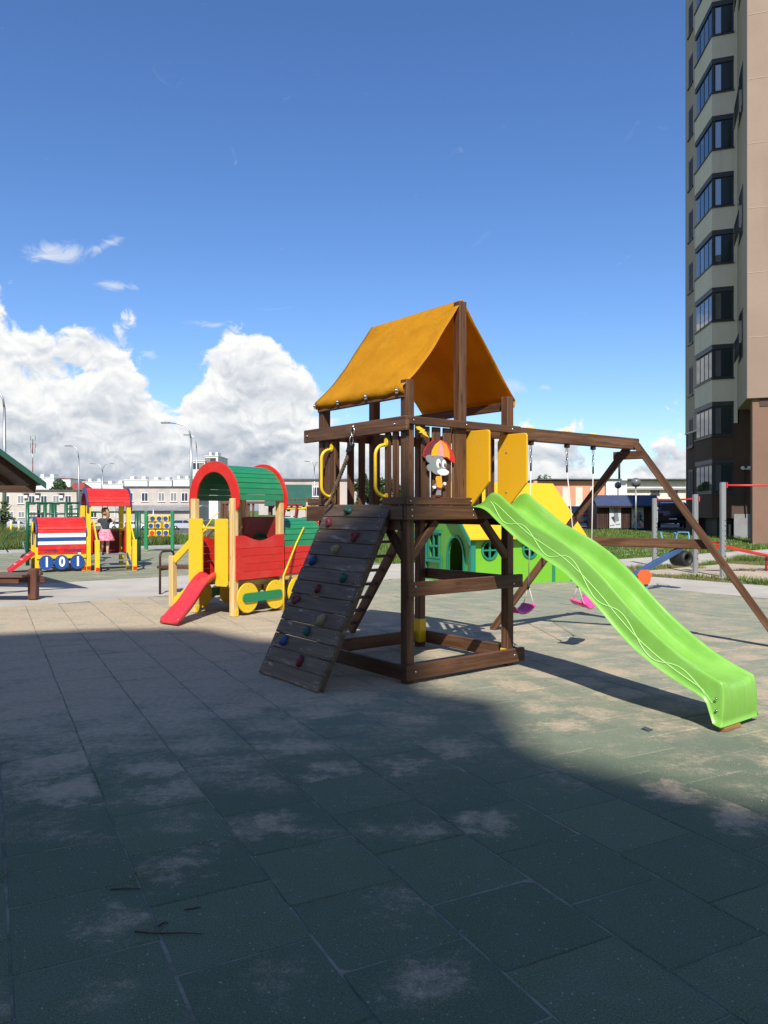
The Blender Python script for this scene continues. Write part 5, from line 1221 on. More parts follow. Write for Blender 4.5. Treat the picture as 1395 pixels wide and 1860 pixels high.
for sgn in (0, 1):
    def rp_(y, dz): yy = y if sgn == 0 else HW_ - y; return (yy, HE + sl_ * y + dz)
    part('roof_panel', MB().prism([rp_(-.17, .03), rp_(HW_ / 2, .03), rp_(HW_ / 2, .06), rp_(-.17, .06)], -.16, HL + .27, 'x'), YEL, H)
    part('barge_board', MB().prism([rp_(-.18, -.07), rp_(HW_ / 2 - .001, -.07), rp_(HW_ / 2 - .001, .05), rp_(-.18, .05)], -.19, -.162, 'x'), TEAL, H)
    part('barge_board', MB().prism([rp_(-.18, -.07), rp_(HW_ / 2 - .001, -.07), rp_(HW_ / 2 - .001, .028), rp_(-.18, .028)], HL + .25, HL + .275, 'x'), DGRN, H)
    part('soffit', MB().prism([rp_(-.15, -.0), rp_(.0, .0), rp_(0, .028), rp_(-.15, .028)], -.15, HL + .24, 'x'), DGRN, H)
def G(px, py, z=0.0):
    Y = (CAM_H - z) * 1397 / (py - 925); return Vector((pxw(px, Y), Y, z))
def local(root, mat, name, p0, p1, w, h, **k): return board(name, p0, p1, w, h, mat, root, **k)
# ------------------------------------------------------------------ seesaws with tyres under the ends
DULLB = paint('faded_blue_paint', (.035, .085, .19), .5)
def seesaw(loc, rz, tilt, label):
    s_ = thing('seesaw', label, 'seesaw', loc, rz, 'seesaws'); t_ = math.tan(R(tilt)); L_ = 1.15; hz = .42
    local(s_, DULLB, 'beam', (-L_, 0, hz - L_ * t_), (L_, 0, hz + L_ * t_), .09, .10)
    part('pivot_plate', MB().prism([(-.13, .17), (.13, .17), (.19, .34), (.10, .44), (-.10, .44), (-.19, .34)], -.075, -.05, 'y'), ORNG, s_)
    part('pivot_plate', MB().prism([(-.13, .17), (.13, .17), (.19, .34), (.10, .44), (-.10, .44), (-.19, .34)], .05, .075, 'y'), ORNG, s_)
    for sx in (-1, 1): local(s_, SKYB, 'foot', (sx * .12, 0, 0), (sx * .12, 0, .4), .06, .06)
    for sx in (-1, 1):
        z = hz + sx * L_ * t_
        part('seat', MB().box((sx * (L_ - .18), 0, z + .075), (.38, .24, .03), .008), ORNG, s_)
        for k in (0, 1):
            if k == 0: part('handle', MB().tube([(sx * (L_ - .42), -.2, z + .30), (sx * (L_ - .42), -.16, z + .32), (sx * (L_ - .40), -.10, z + .06), (sx * (L_ - .40), .10, z + .06), (sx * (L_ - .42), .16, z + .32), (sx * (L_ - .42), .2, z + .30)], .016, 7), SKYB, s_)
        part('back_hoop', MB().tube([(sx * (L_ - .03), -.13, z + .04), (sx * (L_ + .03), -.15, z + .20), (sx * (L_ + .05), -.12, z + .31), (sx * (L_ + .05), .12, z + .31), (sx * (L_ + .03), .15, z + .20), (sx * (L_ - .03), .13, z + .04)], .016, 7), SKYB, s_)
        rows = [(.10, -.16), (.14, -.17), (.155, -.12), (.155, .12), (.14, .17), (.10, .16), (.085, .10), (.085, -.10), (.10, -.16)]
        part('tyre', MB().lathe(rows, 18, Matrix.Translation((sx * (L_ - .02), 0, z - .20)) @ Matrix.Rotation(R(90), 4, 'X')), BLACK, s_)
    return s_
p = G(1163, 1078); seesaw((p.x + .06, p.y + .1, 0), 31, 19, 'blue seesaw with orange seats and a black tyre under its raised end, beyond the slide')
p = G(238, 1000); seesaw((p.x - .5, 24.5, 0), 12, 9, 'small dark seesaw far off between the rescue train and the disc board')

# ------------------------------------------------------------------ workout bars on the sand
wk = thing('workout_frame', 'grey steel posts with red pull-up bars of three heights and a red sit-up board', 'workout frame', (7.8, 19, 0))
def wp(px, py, top):
    q = G(px, py); z = CAM_H - (top - 925) / 1397 * q.y
    o = part('post', MB().box((q.x - 7.8, q.y - 19, z / 2 - .06), (.115, .115, z + .12), .012), GALV, wk)
    hl = MB()
    for k in range(9): hl.lathe([(.014, 0), (.014, .003)], 8, Matrix.Translation((q.x - 7.8 + .03, q.y - 19 - .058, .35 + .12 * k)) @ Matrix.Rotation(R(90), 4, 'X'))
    part('hole', hl, BLACK, wk, kind='stuff'); return q, z
a, za = wp(1189, 1028, 905); b_, zb_ = wp(1263, 1040, 898); c_, zc_ = wp(1313, 1046, 876)
def bar(p, q, z0, z1, r=.022): part('pull_up_bar', MB().tube([(p.x - 7.8, p.y - 19, z0), (q.x - 7.8, q.y - 19, z1)], r, 8), RED, wk)
bar(a + Vector((.06, 0, 0)), b_, za - .06, za - .05); bar(c_ + Vector((.05, 0, 0)), c_ + Vector((2.2, .35, 0)), zc_ - .07, zc_ - .07)
o = part('post', MB().box((c_.x + 2.2 - 7.8, c_.y + .35 - 19, zc_ / 2), (.115, .115, zc_), .012), GALV, wk)
for q, z in ((a, za - .06), (b_, za - .05), (c_, zc_ - .07)): part('clamp', MB().box((q.x - 7.8 + .075, q.y - 19, z), (.03, .13, .13), .004), RED, wk)
bar(b_ + Vector((.05, 0, 0)), c_, .78, .78); bar(b_ + Vector((.05, 0, 0)), b_ + Vector((.75, .2, 0)), .62, .62, .03)
part('clamp', MB().box((b_.x - 7.8 + .08, b_.y - 19, .62), (.03, .13, .14), .004), RED, wk)
local(wk, RED, 'sit_up_board', (b_.x - 7.8 + .7, b_.y + .2 - 19, .66), (b_.x - 7.8 + 2.75, b_.y + .9 - 19, .26), .32, .05)
for k in (0, 1): local(wk, RED if k else DRED, 'board_leg', (b_.x - 7.8 + 2.1 + .22 * k, b_.y + .66 - 19, -.03), (b_.x - 7.8 + 2.1 + .22 * k, b_.y + .66 - 19, .34 - .02 * k), .05, .05)

# ------------------------------------------------------------------ waste shed with painted panels
Y = 48; zb = .34
sh = thing('waste_shed', 'dark slatted waste shed with a navy tiled roof and two painted white panels', 'shed', (pxw(1138, Y), Y, zb)); ox = pxw(1138, Y)
SLATW = wood('dark_shed_slat', (.050, .024, .018), (.095, .045, .032), gs=.5)
zt = pyz(915, Y) - zb; x0, x1 = pxw(1085, Y) - ox, pxw(1186, Y) - ox
n = 30
skip = [(pxw(1106.5, Y) - ox, pxw(1127.5, Y) - ox), (pxw(1147, Y) - ox, pxw(1168.5, Y) - ox)]
for k in range(n):
    x = x0 + (x1 - x0) * (k + .5) / n
    if any(s0 < x < s1 for s0, s1 in skip): continue
    local(sh, SLATW, 'slat', (x, 0, .05), (x, 0, zt - .08), .02, .092, up=(1, 0, 0), ch=0)
part('back_wall', MB().box(((x0 + x1) / 2, 2.3, zt / 2), (x1 - x0, .05, zt)), flat('shed_dark', (.03, .02, .018), .8), sh); part('side_wall', MB().box((x0, 1.1, zt / 2), (.05, 2.2, zt)), SLATW, sh); part('side_wall', MB().box((x1, 1.1, zt / 2), (.05, 2.2, zt)), SLATW, sh)
WP = flat('white_panel', (.52, .54, .56), .6)
cols = [(.04, .25, .12), (.55, .55, .42), (.05, .12, .42), (.10, .30, .55), (.50, .10, .04), (.55, .22, .14)]
rm_ = [flat('ray_paint_%s' % 'abcdef'[i], c, .6) for i, c in enumerate(cols)]
for i, (s0, s1) in enumerate(skip):
    pn = part('painted_panel', MB().box(((s0 + s1) / 2, -.04, zt / 2 + .02), (s1 - s0, .03, zt - .1)), WP, sh); xm = (s0 + s1) / 2; w_ = s1 - s0
    zz0, zz1 = .1, zt - .06
    for k in range(6):
        if i == 0:
            xa, xb = s0 + w_ * k / 6, s0 + w_ * (k + .8) / 6; cxx, cz = xm + .02, zz0 + (zz1 - zz0) * .55
            pts = [(xa, zz1), (xb, zz1), (cxx + (xb - xm) * .2, cz), (cxx + (xa - xm) * .2, cz)]
        else:
            xa, xb = s0 + w_ * k / 6, s0 + w_ * (k + .85) / 6; cxx, cz = xm - .02, zz0 + (zz1 - zz0) * .36
            pts = [(xa, zz0), (xb, zz0), (cxx + (xb - xm) * .15, cz), (cxx + (xa - xm) * .15, cz)]
        part('painted_ray', MB().prism(pts, -.056, -.06, 'y'), rm_[k], pn)
    sy = 1 if i == 0 else -1; cz = zz0 + (zz1 - zz0) * (.45 if i == 0 else .50)
    ink = flat('ink_paint', (.03, .035, .045), .6)
    part('painted_torch', MB().prism([(xm - .10, cz + .27 * sy), (xm + .16, cz + .33 * sy), (xm + .24, cz - .22 * sy), (xm + .0, cz - .28 * sy)], -.061, -.065, 'y'), flat('grey_ink', (.16, .18, .20), .6), pn)
    part('painted_hand', MB().prism([(xm - .26, cz), (xm - .06, cz + .08), (xm - .02, cz - .26), (xm + .05, cz - .40), (xm - .1, cz - .25)], -.066, -.069, 'y'), ink, pn)
    if i: part('painted_hand', MB().prism([(xm + .12, cz + .1), (xm + .33, cz + .02), (xm + .2, cz - .1), (xm + .42, cz - .45), (xm + .12, cz - .22)], -.066, -.069, 'y'), ink, pn)
    for k in range(9): part('painted_letter', MB().box((xm - .28 + .07 * k, -.062, cz + (-.52 if i == 0 else .48) + .012 * k), (.045, .004, .07)), ink, pn) if k != 4 else None
ROOFB = paint('navy_roof_tile', (.045, .060, .12), .45)
for r_ in range(5):
    a = r_ / 5; y0, z0 = -.45 + .9 * a, zt - .12 + .64 * a
    m_ = MB(); xs0, xs1 = pxw(1080, Y) - ox, pxw(1197, Y) - ox; nn = 24; row0, row1 = [], []
    for k in range(nn * 2 + 1):
        x = xs0 + (xs1 - xs0) * k / (nn * 2); wv = .022 * (k % 2); row0.append((x, y0, z0 + wv)); row1.append((x, y0 + .20, z0 + .145 + wv))
    m_.grid([row0, row1], False); m_.grid([[(p[0], p[1], p[2] - .04) for p in row0], row0], False); part('roof_tile_row', m_, ROOFB, sh)
part('roof_slope', MB().prism([(-.42, zt - .16), (.46, zt + .5), (2.6, zt + .1), (2.6, zt), (.46, zt + .3), (-.42, zt - .22)], pxw(1081, Y) - ox, pxw(1196, Y) - ox, 'x'), SLATW, sh)

# ------------------------------------------------------------------ cars
CARGL = glassy('car_glass', (.012, .015, .018))
def carpaint(name, col):
    m, t, b, _ = newmat(name); b.inputs['Base Color'].default_value = (*col, 1); b.inputs['Roughness'].default_value = .25; b.inputs['Coat Weight'].default_value = .6; b.inputs['Metallic'].default_value = .1; return m
LAMP = flat('tail_lamp', (.35, .01, .01), .3); HEAD = flat('head_lamp', (.6, .6, .6), .2); CHROME = flat('chrome_trim', (.5, .5, .5), .2, 1.0)
def car(label, loc, rz, mat, suv=False, van=False, group='parked cars'):
    """x forwards"""
    L_, W_, Hh = (4.6, 1.85, 1.72) if suv else (5.0, 1.95, 2.1) if van else (4.4, 1.76, 1.46)
    c = thing('parked_car', label, 'car', loc, rz, group); h = L_ / 2; bel = .62 * Hh if not van else 1.15
    if van: prof = [(-h, .35), (-h, 1.0), (-h + .06, 1.95), (-h + .2, Hh), (h - 1.9, Hh), (h - 1.1, 1.25), (h - .1, 1.0), (h, .6), (h, .35)]
    elif suv: prof = [(-h, .42), (-h - .02, .75), (-h + .05, 1.05), (-h + .38, Hh - .08), (-h + .7, Hh), (h - 2.1, Hh - .02), (h - 1.25, 1.10), (h - .15, .95), (h, .7), (h, .40)]
    else: prof = [(-h, .35), (-h - .01, .65), (-h + .1, .92), (-h + .75, Hh - .05), (-h + 1.3, Hh), (h - 2.0, Hh - .03), (h - 1.15, .95), (h - .15, .78), (h, .55), (h, .33)]
    def arch_(cx, r=.36): return [(cx + r * math.cos(R(a)), .32 + r * math.sin(R(a))) for a in range(0, 181, 30)]
    full = prof + arch_(h - .85) + arch_(-h + .85)
    half = W_ / 2; rows = []
    for f in (-1, -.97, -.88, .88, .97, 1):
        ins = .0 if abs(f) < .9 else .025 if abs(f) < .98 else .07
        rows.append([(x * (1 - ins * .3), f * half * (1 - .12 * max(0, (z - bel)) / max(.3, Hh - bel)), z - (ins * .4 if z > .9 else 0)) for x, z in full + [full[0]]])
    mb = MB(); mb.grid(rows, True); n = len(full)
    mb.add([p for p in rows[0][:-1]], [list(range(n))]); mb.add([p for p in rows[-1][:-1]], [list(range(n))[::-1]]); body = part("body", mb, mat, c); body.data.set_sharp_from_angle(angle=R(32))
    def shr(z): return half * (1 - .12 * max(0, (z - bel)) / max(.3, Hh - bel)) + .006
    for s_ in (-1, 1):
        zt_, zb2 = Hh - .14, bel + .05
        xr, xf = -h + .62, h - 1.5
        def quad(a0, a1, b0, b1): return MB().add([(a0, s_ * shr(zb2), zb2), (a1, s_ * shr(zb2), zb2), (b1, s_ * shr(zt_), zt_), (b0, s_ * shr(zt_), zt_)], [(0, 1, 2, 3)] if s_ > 0 else [(3, 2, 1, 0)])
        for a0, a1, b0, b1 in ((xr - .1, -.35, xr + .2, -.35), (-.28, xf, -.28, xf - .55)): part('side_window', quad(a0, a1, b0, b1), CARGL, c)
        part('mirror', MB().box((h - 1.45, s_ * (half + .08), bel + .12), (.14, .16, .12), .03), mat, c)
        part('tail_light', MB().box((-h + .03, s_ * (half - .2), .92 if not van else 1.1), (.09, .32, .16), .02), LAMP, c); part('headlight', MB().box((h - .09, s_ * (half - .27), .70), (.12, .32, .14), .02), HEAD, c)
    # rear screen, windscreen, plate
    zr0, zr1 = bel + .08, Hh - .16
    def onprof(z, rear):
        pts = prof[:5] if rear else prof[5:][::-1] if not van else prof[4:][::-1]
        for (xa, za_), (xb, zb_) in zip(pts, pts[1:]):
            if min(za_, zb_) <= z <= max(za_, zb_) and za_ != zb_: return xa + (xb - xa) * (z - za_) / (zb_ - za_)
        return pts[-1][0]
    for rear, nm in ((True, 'rear_window'), (False, 'windscreen')):
        s_ = -1 if rear else 1; xa, xb = onprof(zr0, rear) + s_ * .012, onprof(zr1, rear) + s_ * .012
        part(nm, MB().add([(xa, -half * .82, zr0), (xa, half * .82, zr0), (xb, half * .74, zr1), (xb, -half * .74, zr1)], [(0, 1, 2, 3)]), CARGL, c)
    part('number_plate', MB().box((-h - .03, 0, .62), (.02, .5, .11)), WHITE, c); part('bumper', MB().box((-h + .02, 0, .42), (.12, W_ * .94, .16), .03), BLACK, c)
    part('trim', MB().box((-h - .02, 0, .86), (.02, W_ * .6, .03)), CHROME, c)
    for x in (h - .85, -h + .85):
        for s_ in (-1, 1):
            w_ = part('wheel', MB().lathe([(.20, -.1), (.30, -.11), (.33, -.07), (.33, .07), (.30, .11), (.20, .1)], 18, Matrix.Translation((x, s_ * (half - .1), .33)) @ Matrix.Rotation(R(90), 4, 'X')), BLACK, c)
            part('rim', MB().lathe([(.03, .0), (.21, .0), (.21, .02), (.03, .04)], 10, Matrix.Translation((x, s_ * (half - .02), .33)) @ Matrix.Rotation(R(-90 * s_), 4, 'X')), CHROME, w_, FR[w_])
    return c
BLK, SILV, WHT = carpaint('black_car_paint', (.010, .011, .014)), carpaint('silver_car_paint', (.42, .43, .45)), carpaint('white_car_paint', (.72, .73, .74))
def at(px, Y): x = pxw(px, Y); return (x, Y, gz(x, Y))
car('black estate seen from its rear corner left of the waste shed', at(1058, 53), 62, BLK)
car('dark tall car seen from behind right of the waste shed', at(1217, 52), 74, BLK, True)
car('white van standing beyond the dark tall car', at(1201, 66), 80, WHT, van=True)
for px, Y, rz, mt, lb in ((248, 118, 4, WHT, 'white parked car behind the rescue train steps'), (272, 123, 178, SILV, 'silver parked car half hidden by the disc board'), (338, 120, 3, SILV, 'silver parked car glimpsed left of the green train'), (226, 121, 2, WHT, 'white parked car glimpsed through the rescue train cab'), (40, 124, 5, SILV, 'silver parked car behind the tall weeds at the far left')):
    car(lb, at(px, Y), rz, mt, suv=px == 338)

# ------------------------------------------------------------------ lamps and mast
def lamp(px, Y, top, arms, label, rz=0, group='street lamps'):
    p = at(px, Y); H_ = pyz(top, Y) - p[2]; l = thing('street_lamp', label, 'street lamp', p, rz, group)
    part('pole', MB().tube([(0, 0, 0), (0, 0, H_ * .5), (0, 0, H_ * .86)], [.13, .105, .075], 8), GALV, l)
    for sx, ln in arms:
        a = part('arm', MB().tube([(0, 0, H_ * .85), (sx * ln * .06, 0, H_ * .92), (sx * ln * .28, 0, H_ * .975), (sx * ln * .6, 0, H_ * .992), (sx * ln, 0, H_)], [.065, .055, .05, .045, .04], 7), GALV, l)
        part('lantern', MB().box((sx * (ln + .25), 0, H_ + .01), (.7, .26, .12), .04), GREY, a, Matrix.Identity(4))
    return l
lamp(347, 60, 768, [(-1, 1.75)], 'tall street lamp whose arm reaches left above the green train')
lamp(357, 95, 790, [(-1, 1.0)], 'slim farther street lamp close behind the tall one over the green train')
lamp(143, 88, 810, [(-1, 1.0)], 'street lamp with a short arm above the rescue train boiler')
lamp(186, 150, 842, [(-1, 1.9), (1, 1.6)], 'two-armed street lamp far above the rescue train cab')
lamp(571, 118, 838, [(-1, .9), (1, .9)], 'two-armed street lamp beside the left post of the tower')
lamp(8, 45, 702, [(-1, 1.3)], 'tall grey street lamp at the left edge behind the shelter roof')
for px, Y, top, lb in ((1155, 42, 873, 'globe lamp in front of the waste shed'), (1122.5, 58, 879, 'smaller globe lamp behind the waste shed')):
    p = at(px, Y); l = thing('globe_lamp', lb, 'street lamp', p, 0, 'globe lamps'); H_ = pyz(top, Y) - p[2]
    part('pole', MB().tube([(0, 0, 0), (0, 0, H_ - .3)], .04, 8), GREY, l); part('globe', MB().ball((0, 0, H_ - .1), .26, 14, 9), flat('frosted_globe', (.13, .135, .14), .3), l)
p = at(59.5, 290); ms = thing('radio_mast', 'slim red and grey radio mast with aerials at its head on the skyline', 'mast', p); H_ = pyz(790, 290) - p[2]
for k in range(9): part('mast_section', MB().tube([(0, 0, H_ * k / 9), (0, 0, H_ * (k + 1) / 9)], .17, 6), DRED if k % 2 else GREY, ms)
for z, r_ in ((H_ - 1.2, .9), (H_ - 4, 1.0), (H_ - 6, .8)):
    for a in (0, 120, 240): part('aerial', MB().box((r_ * math.cos(R(a)), r_ * math.sin(R(a)), z), (.3, .25, 1.8), .05), GREY, ms)

# ------------------------------------------------------------------ shelter roof and picnic bench at the left edge
gzb = thing('shelter', 'wooden shelter with a green edged pitched roof poking in at the left edge', 'shelter', (-5.97 - 2.60 * .788, 13.5 - 2.60 * .616, 0), 38)
ev = Vector((2.55, 0, 2.02)); sl2 = .76
UND = wood('shelter_boards', (.07, .035, .022), (.12, .065, .04)); SHING = paint('green_shingle', (.012, .075, .050), .7)
for sgn in (1, -1):
    q = lambda x, dz: (sgn * x, 2.02 + (2.55 - x) * sl2 + dz)
    part('roof_panel', MB().prism([q(2.60, .02), q(0, .02), q(0, .075), q(2.60, .075)], -.05, 3.6, 'y'), SHING, gzb)
    for k in range(9): part('roof_board', MB().prism([q(2.55 - .285 * k, -.01), q(2.55 - .285 * (k + 1) + .01, -.01), q(2.55 - .285 * (k + 1) + .01, .015), q(2.55 - .285 * k, .015)], -.02, 3.55, 'y'), UND, gzb)
    part('barge_board', MB().prism([q(2.62, -.03), q(0, -.03), q(0, .08), q(2.62, .08)], -.085, -.055, 'y'), SHING, gzb)
    for yy in (.15, 1.8, 3.4): part('rafter', MB().prism([q(2.5, -.13), q(0, -.13), q(0, -.012), q(2.5, -.012)], yy - .04, yy + .04, 'y'), UND, gzb)
for yy in (.2, 3.3):
    local(gzb, UND, 'tie_beam', (-2.5, yy, 1.93), (2.5, yy, 1.93), .09, .12)
    for sx in (-1.15, 1.15):
        local(gzb, UND, 'post', (sx, yy, 0), (sx, yy, 1.88), .14, .14); local(gzb, PINE, 'brace', (sx * 1.0, yy, 1.45), (sx * 1.5, yy, 1.88), .06, .08)
pb = thing('picnic_bench', 'brown wooden bench with thick round-edged posts at the left edge beside the shelter', 'bench', (-6.13, 13.45, 0), 0)
RBW = wood('reddish_stained_wood', (.085, .032, .020), (.17, .07, .045))
local(pb, RBW, 'post', (0, 0, 0), (0, 0, .545), .15, .15, ch=.02)
local(pb, RBW, 'post', (-2.3, .1, 0), (-2.3, .1, .545), .15, .15, ch=.02)
for k in range(4): local(pb, wood('grey_bench_plank', (.10, .06, .045), (.2, .13, .1)) if k == 0 else bpy.data.materials['grey_bench_plank'], 'seat_plank', (-2.7, -.22 + .14 * k - .1, .44 + .001 * k), (-.02 if k < 3 else .1, -.22 + .14 * k - .1, .44 + .001 * k), .125, .05)
local(pb, RBW, 'bearer', (-2.75, .10, .34), (.16, .10, .34), .06, .10); local(pb, RBW, 'bearer', (-2.75, -.32, .36), (-.1, -.32, .36), .05, .09)
bn = thing('park_bench', 'brown metal bench with curved armrests standing beyond the red slide', 'bench', (G(289, 1079).x, G(289, 1079).y, 0), -20)
for x in (0.02, 1.5):
    fm = MB(); fm.tube([(x, 0, 0), (x, 0, .70), (x, .03, .765), (x, .09, .79), (x + 0.0, .34, .79), (x, .40, .77), (x, .43, .71), (x, .45, .0)], .022, 8); fm.box((x, .22, .455), (.04, .44, .035))
    part('arm_frame', fm, wood('bench_brown_metal', (.05, .022, .016), (.09, .04, .03)) if 'bench_brown_metal' not in bpy.data.materials else bpy.data.materials['bench_brown_metal'], bn)
for k in range(5): local(bn, BROWN, 'slat', (-.05, .03 + .095 * k, .50), (1.57, .03 + .095 * k, .50), .08, .05)
for k in range(1): local(bn, BROWN, 'back_slat', (.0, .45, .68), (1.5, .45, .68), .03, .10) if False else None

# ------------------------------------------------------------------ disc game board
gb = thing('game_board', 'yellow three by three board of turning blue discs between two green posts', 'game board', (G(290, 1001).x, 29.0, 0), 2)
for sx in (-.49, .49): local(gb, GRN, 'post', (sx, 0, .08), (sx, 0, 1.52), .12, .12); part('post_foot', MB().tube([(sx, 0, 0), (sx, 0, .1)], .035, 8), YELP, gb)
for z in (.575, 1.345): part('rail', MB().box((0, 0, z), (.86, .05, .035)), YELP, gb)
for i in range(3):
    for j in range(3):
        x, z = -.27 + .27 * i, .69 + .27 * j
        c_ = part('cube', MB().box((0, 0, 0), (.225, .22, .225), .02), YELP, gb, Matrix.Translation((x, 0, z)) @ Matrix.Rotation(R((12, -8, 20, 5, -15, 9, 0, 14, -6)[i * 3 + j]), 4, 'Z'))
        part('disc', MB().prism(ell(0, 0, .088, .088, 18), -.112, -.119, 'y'), RED if (i, j) == (0, 0) else BLUE, c_, FR[c_])
for i in range(3): part('axle', MB().tube([(-.27 + .27 * i, 0, .55), (-.27 + .27 * i, 0, 1.36)], .012, 6), STEEL, gb)
# ------------------------------------------------------------------ green climbing frame behind the rescue train
gf = thing('monkey_bars', 'dark green steel monkey bars with tall posts behind the rescue train', 'monkey bars', (G(50, 1027).x, G(50, 1027).y, 0), 12)
X0 = 0
for k, (x, y, h_) in enumerate(((0, 0, 1.80), (.06, 1.1, 1.80), (.46, .0, 1.72), (.40, 1.1, 1.80), (.72, 0, 1.72), (.95, 1.1, 1.7), (1.02, 0, 1.76), (1.40, 0, 1.76), (1.40, 1.1, 1.76), (2.9, .3, 1.5), (2.9, 1.1, 1.5))): part('post', MB().tube([(x, y, 0), (x, y, h_)], .05, 8), DGRN, gf)
for y in (0, 1.1):
    for z in (1.76, 1.45) if y == 0 else (1.76, 1.2, .8): part('rail', MB().tube([(0, y, z), (1.42, y, z)], .026, 7), DGRN, gf)
for x in (0, 1.4): part('rail', MB().tube([(x, 0, 1.76), (x, 1.1, 1.76)], .026, 7), DGRN, gf)
for k in range(5): part('rung', MB().tube([(0.0, 0, .35 + .25 * k), (.06, 1.1, .35 + .25 * k)], .018, 6), DGRN, gf)
for k in range(3): part('rung', MB().tube([(1.02, 0, 1.15 + .22 * k), (1.40, 0, 1.15 + .22 * k)], .018, 6), DGRN, gf)
part('rail', MB().tube([(1.4, 0, 1.5), (2.9, .3, 1.5)], .026, 7), DGRN, gf)
part('tube_hoop', MB().tube([(-.6, .4, .35), (-.75, .4, .6), (-.6, .4, .85), (-.3, .4, .95), (0, .4, .95)], .02, 6), DGRN, gf)

# ------------------------------------------------------------------ second brown tower, far off behind the green train
t2 = thing('play_tower', 'farther brown play tower with a green gabled roof, glimpsed through the green train cab', 'play tower', (pxw(490, 31), 31.0, 0), 6)
for x, y in ((0, 0), (1.5, 0), (0, 1.5), (1.5, 1.5)): local(t2, BROWN, 'post', (x, y, 0), (x, y, 2.05), .11, .11)
for sgn in (1, -1):
    q = lambda y, dz: (.75 + sgn * (.75 - y), 1.95 + y * .80 + dz)
    part('roof_panel', MB().prism([q(-.3, 0), q(.75, 0), q(.75, .05), q(-.3, .05)], -.2, 1.7, 'x'), SHING, t2)
    part('gable_strut', MB().prism([(.75 + sgn * .02, 2.42), (.75 + sgn * .07, 2.42), (.75 + sgn * .62, 1.86), (.75 + sgn * .54, 1.86)], -.19, -.12, 'x'), BROWN, t2)
for (p0, p1) in (((.0, -.05, 1.5), (.35, -.05, 1.95)), ((1.5, -.05, 1.5), (1.15, -.05, 1.95)), ((.75, -.05, 1.5), (.45, -.05, 1.95)), ((.75, -.05, 1.5), (1.05, -.05, 1.95))): local(t2, BROWN, 'brace', p0, p1, .06, .08)
local(t2, BROWN, 'beam', (-.1, -.05, 1.93), (1.6, -.05, 1.93), .06, .12); local(t2, BROWN, 'beam', (-1.9, -.03, 1.85), (0, -.03, 1.85), .06, .10)
for x in (-1.9, -1.0): local(t2, BROWN, 'post', (x, 0, 0), (x, 0, 1.9), .11, .11); local(t2, BROWN, 'post', (x, 1.3, 0), (x, 1.3, 1.9), .11, .11)
for k in range(8): local(t2, BROWN, 'slat', (-1.85 + .17 * k, .02, 1.1), (-1.85 + .17 * k, .02, 1.82), .02, .09, up=(1, 0, 0), ch=0)
local(t2, BROWN, 'deck_beam', (-2.0, -.02, 1.02), (1.6, -.02, 1.02), .06, .14); part('deck', MB().box((-.2, .7, 1.05), (3.5, 1.4, .06)), BROWN, t2)
part('green_panel', MB().box((.05, -.1, 1.22), (1.0, .03, .26), .01), paint('olive_panel', (.06, .10, .03), .5), t2)
for k in range(9): part('ramp_plank', MB().box((0, 0, 0), (.95, .03, .15), .004, Matrix.Translation((-.9 - .02 * k, -.25 - .10 * k, 1.02 - .125 * k)) @ Matrix.Rotation(R(40), 4, 'X')), GREYWOOD, t2)
for x in (-1.65, -2.05): local(t2, BROWN, 'ladder_rail', (x, .0, 1.0), (x - .75, -.55, 0), .05, .1)
for k in range(5): local(t2, BROWN, 'ladder_rung', (-1.7 - .14 * k, -.10 * k, .85 - .17 * k), (-2.05 - .14 * k, -.10 * k, .85 - .17 * k), .1, .03)
part('hand_rail', MB().tube([(-2.0, -.1, 1.45), (-2.2, -.2, 1.3), (-2.75, -.6, .45), (-2.6, -.6, .35)], .022, 6), YELP, t2)
part('slide', MB().prism([(-.2, 1.25), (-.9, .72), (-1.6, .2), (-1.95, .12), (-1.95, .05), (-1.6, .1), (-.9, .6), (-.2, 1.05)], .45, .9, 'x'), LIME, t2)
# red ladder with a yellow bar beyond the boiler
rl = thing('climbing_ladder', 'leaning red ladder with a yellow top bar beside a pine post beyond the green boiler', 'ladder', (pxw(545, 19), 19.0, 0), 0)
local(rl, PINE, 'post', (.22, 0, 0), (.22, 0, 1.75), .30, .12); part('top_bar', MB().tube([(-.42, 0, 1.60), (.24, 0, 1.60)], .03, 8), YELP, rl)
for x in (-.38, -.06): local(rl, DRED, 'ladder_rail', (x - .16, -.5, .2), (x, 0, 1.66), .04, .13)
part('cap', MB().box((-.18, -.04, 1.70), (.45, .12, .035)), DRED, rl)
for k in range(5): part('rung', MB().tube([(-.38 - .03 * k, -.1 * k, 1.4 - .28 * k), (-.06 - .03 * k, -.1 * k, 1.4 - .28 * k)], .014, 6), STEEL, rl)
# low brown rail post beyond the tower
lr = thing('low_rail', 'low brown rail on thin legs beyond the tower, left of the near post', 'rail', (pxw(718, 24.5), 24.5, 0), 20)
for x in (0, 1.4): local(lr, BROWN, 'leg', (x, 0, 0), (x, 0, .75), .05, .05)
local(lr, BROWN, 'top_rail', (-.1, 0, .78), (1.5, 0, .78), .06, .07)

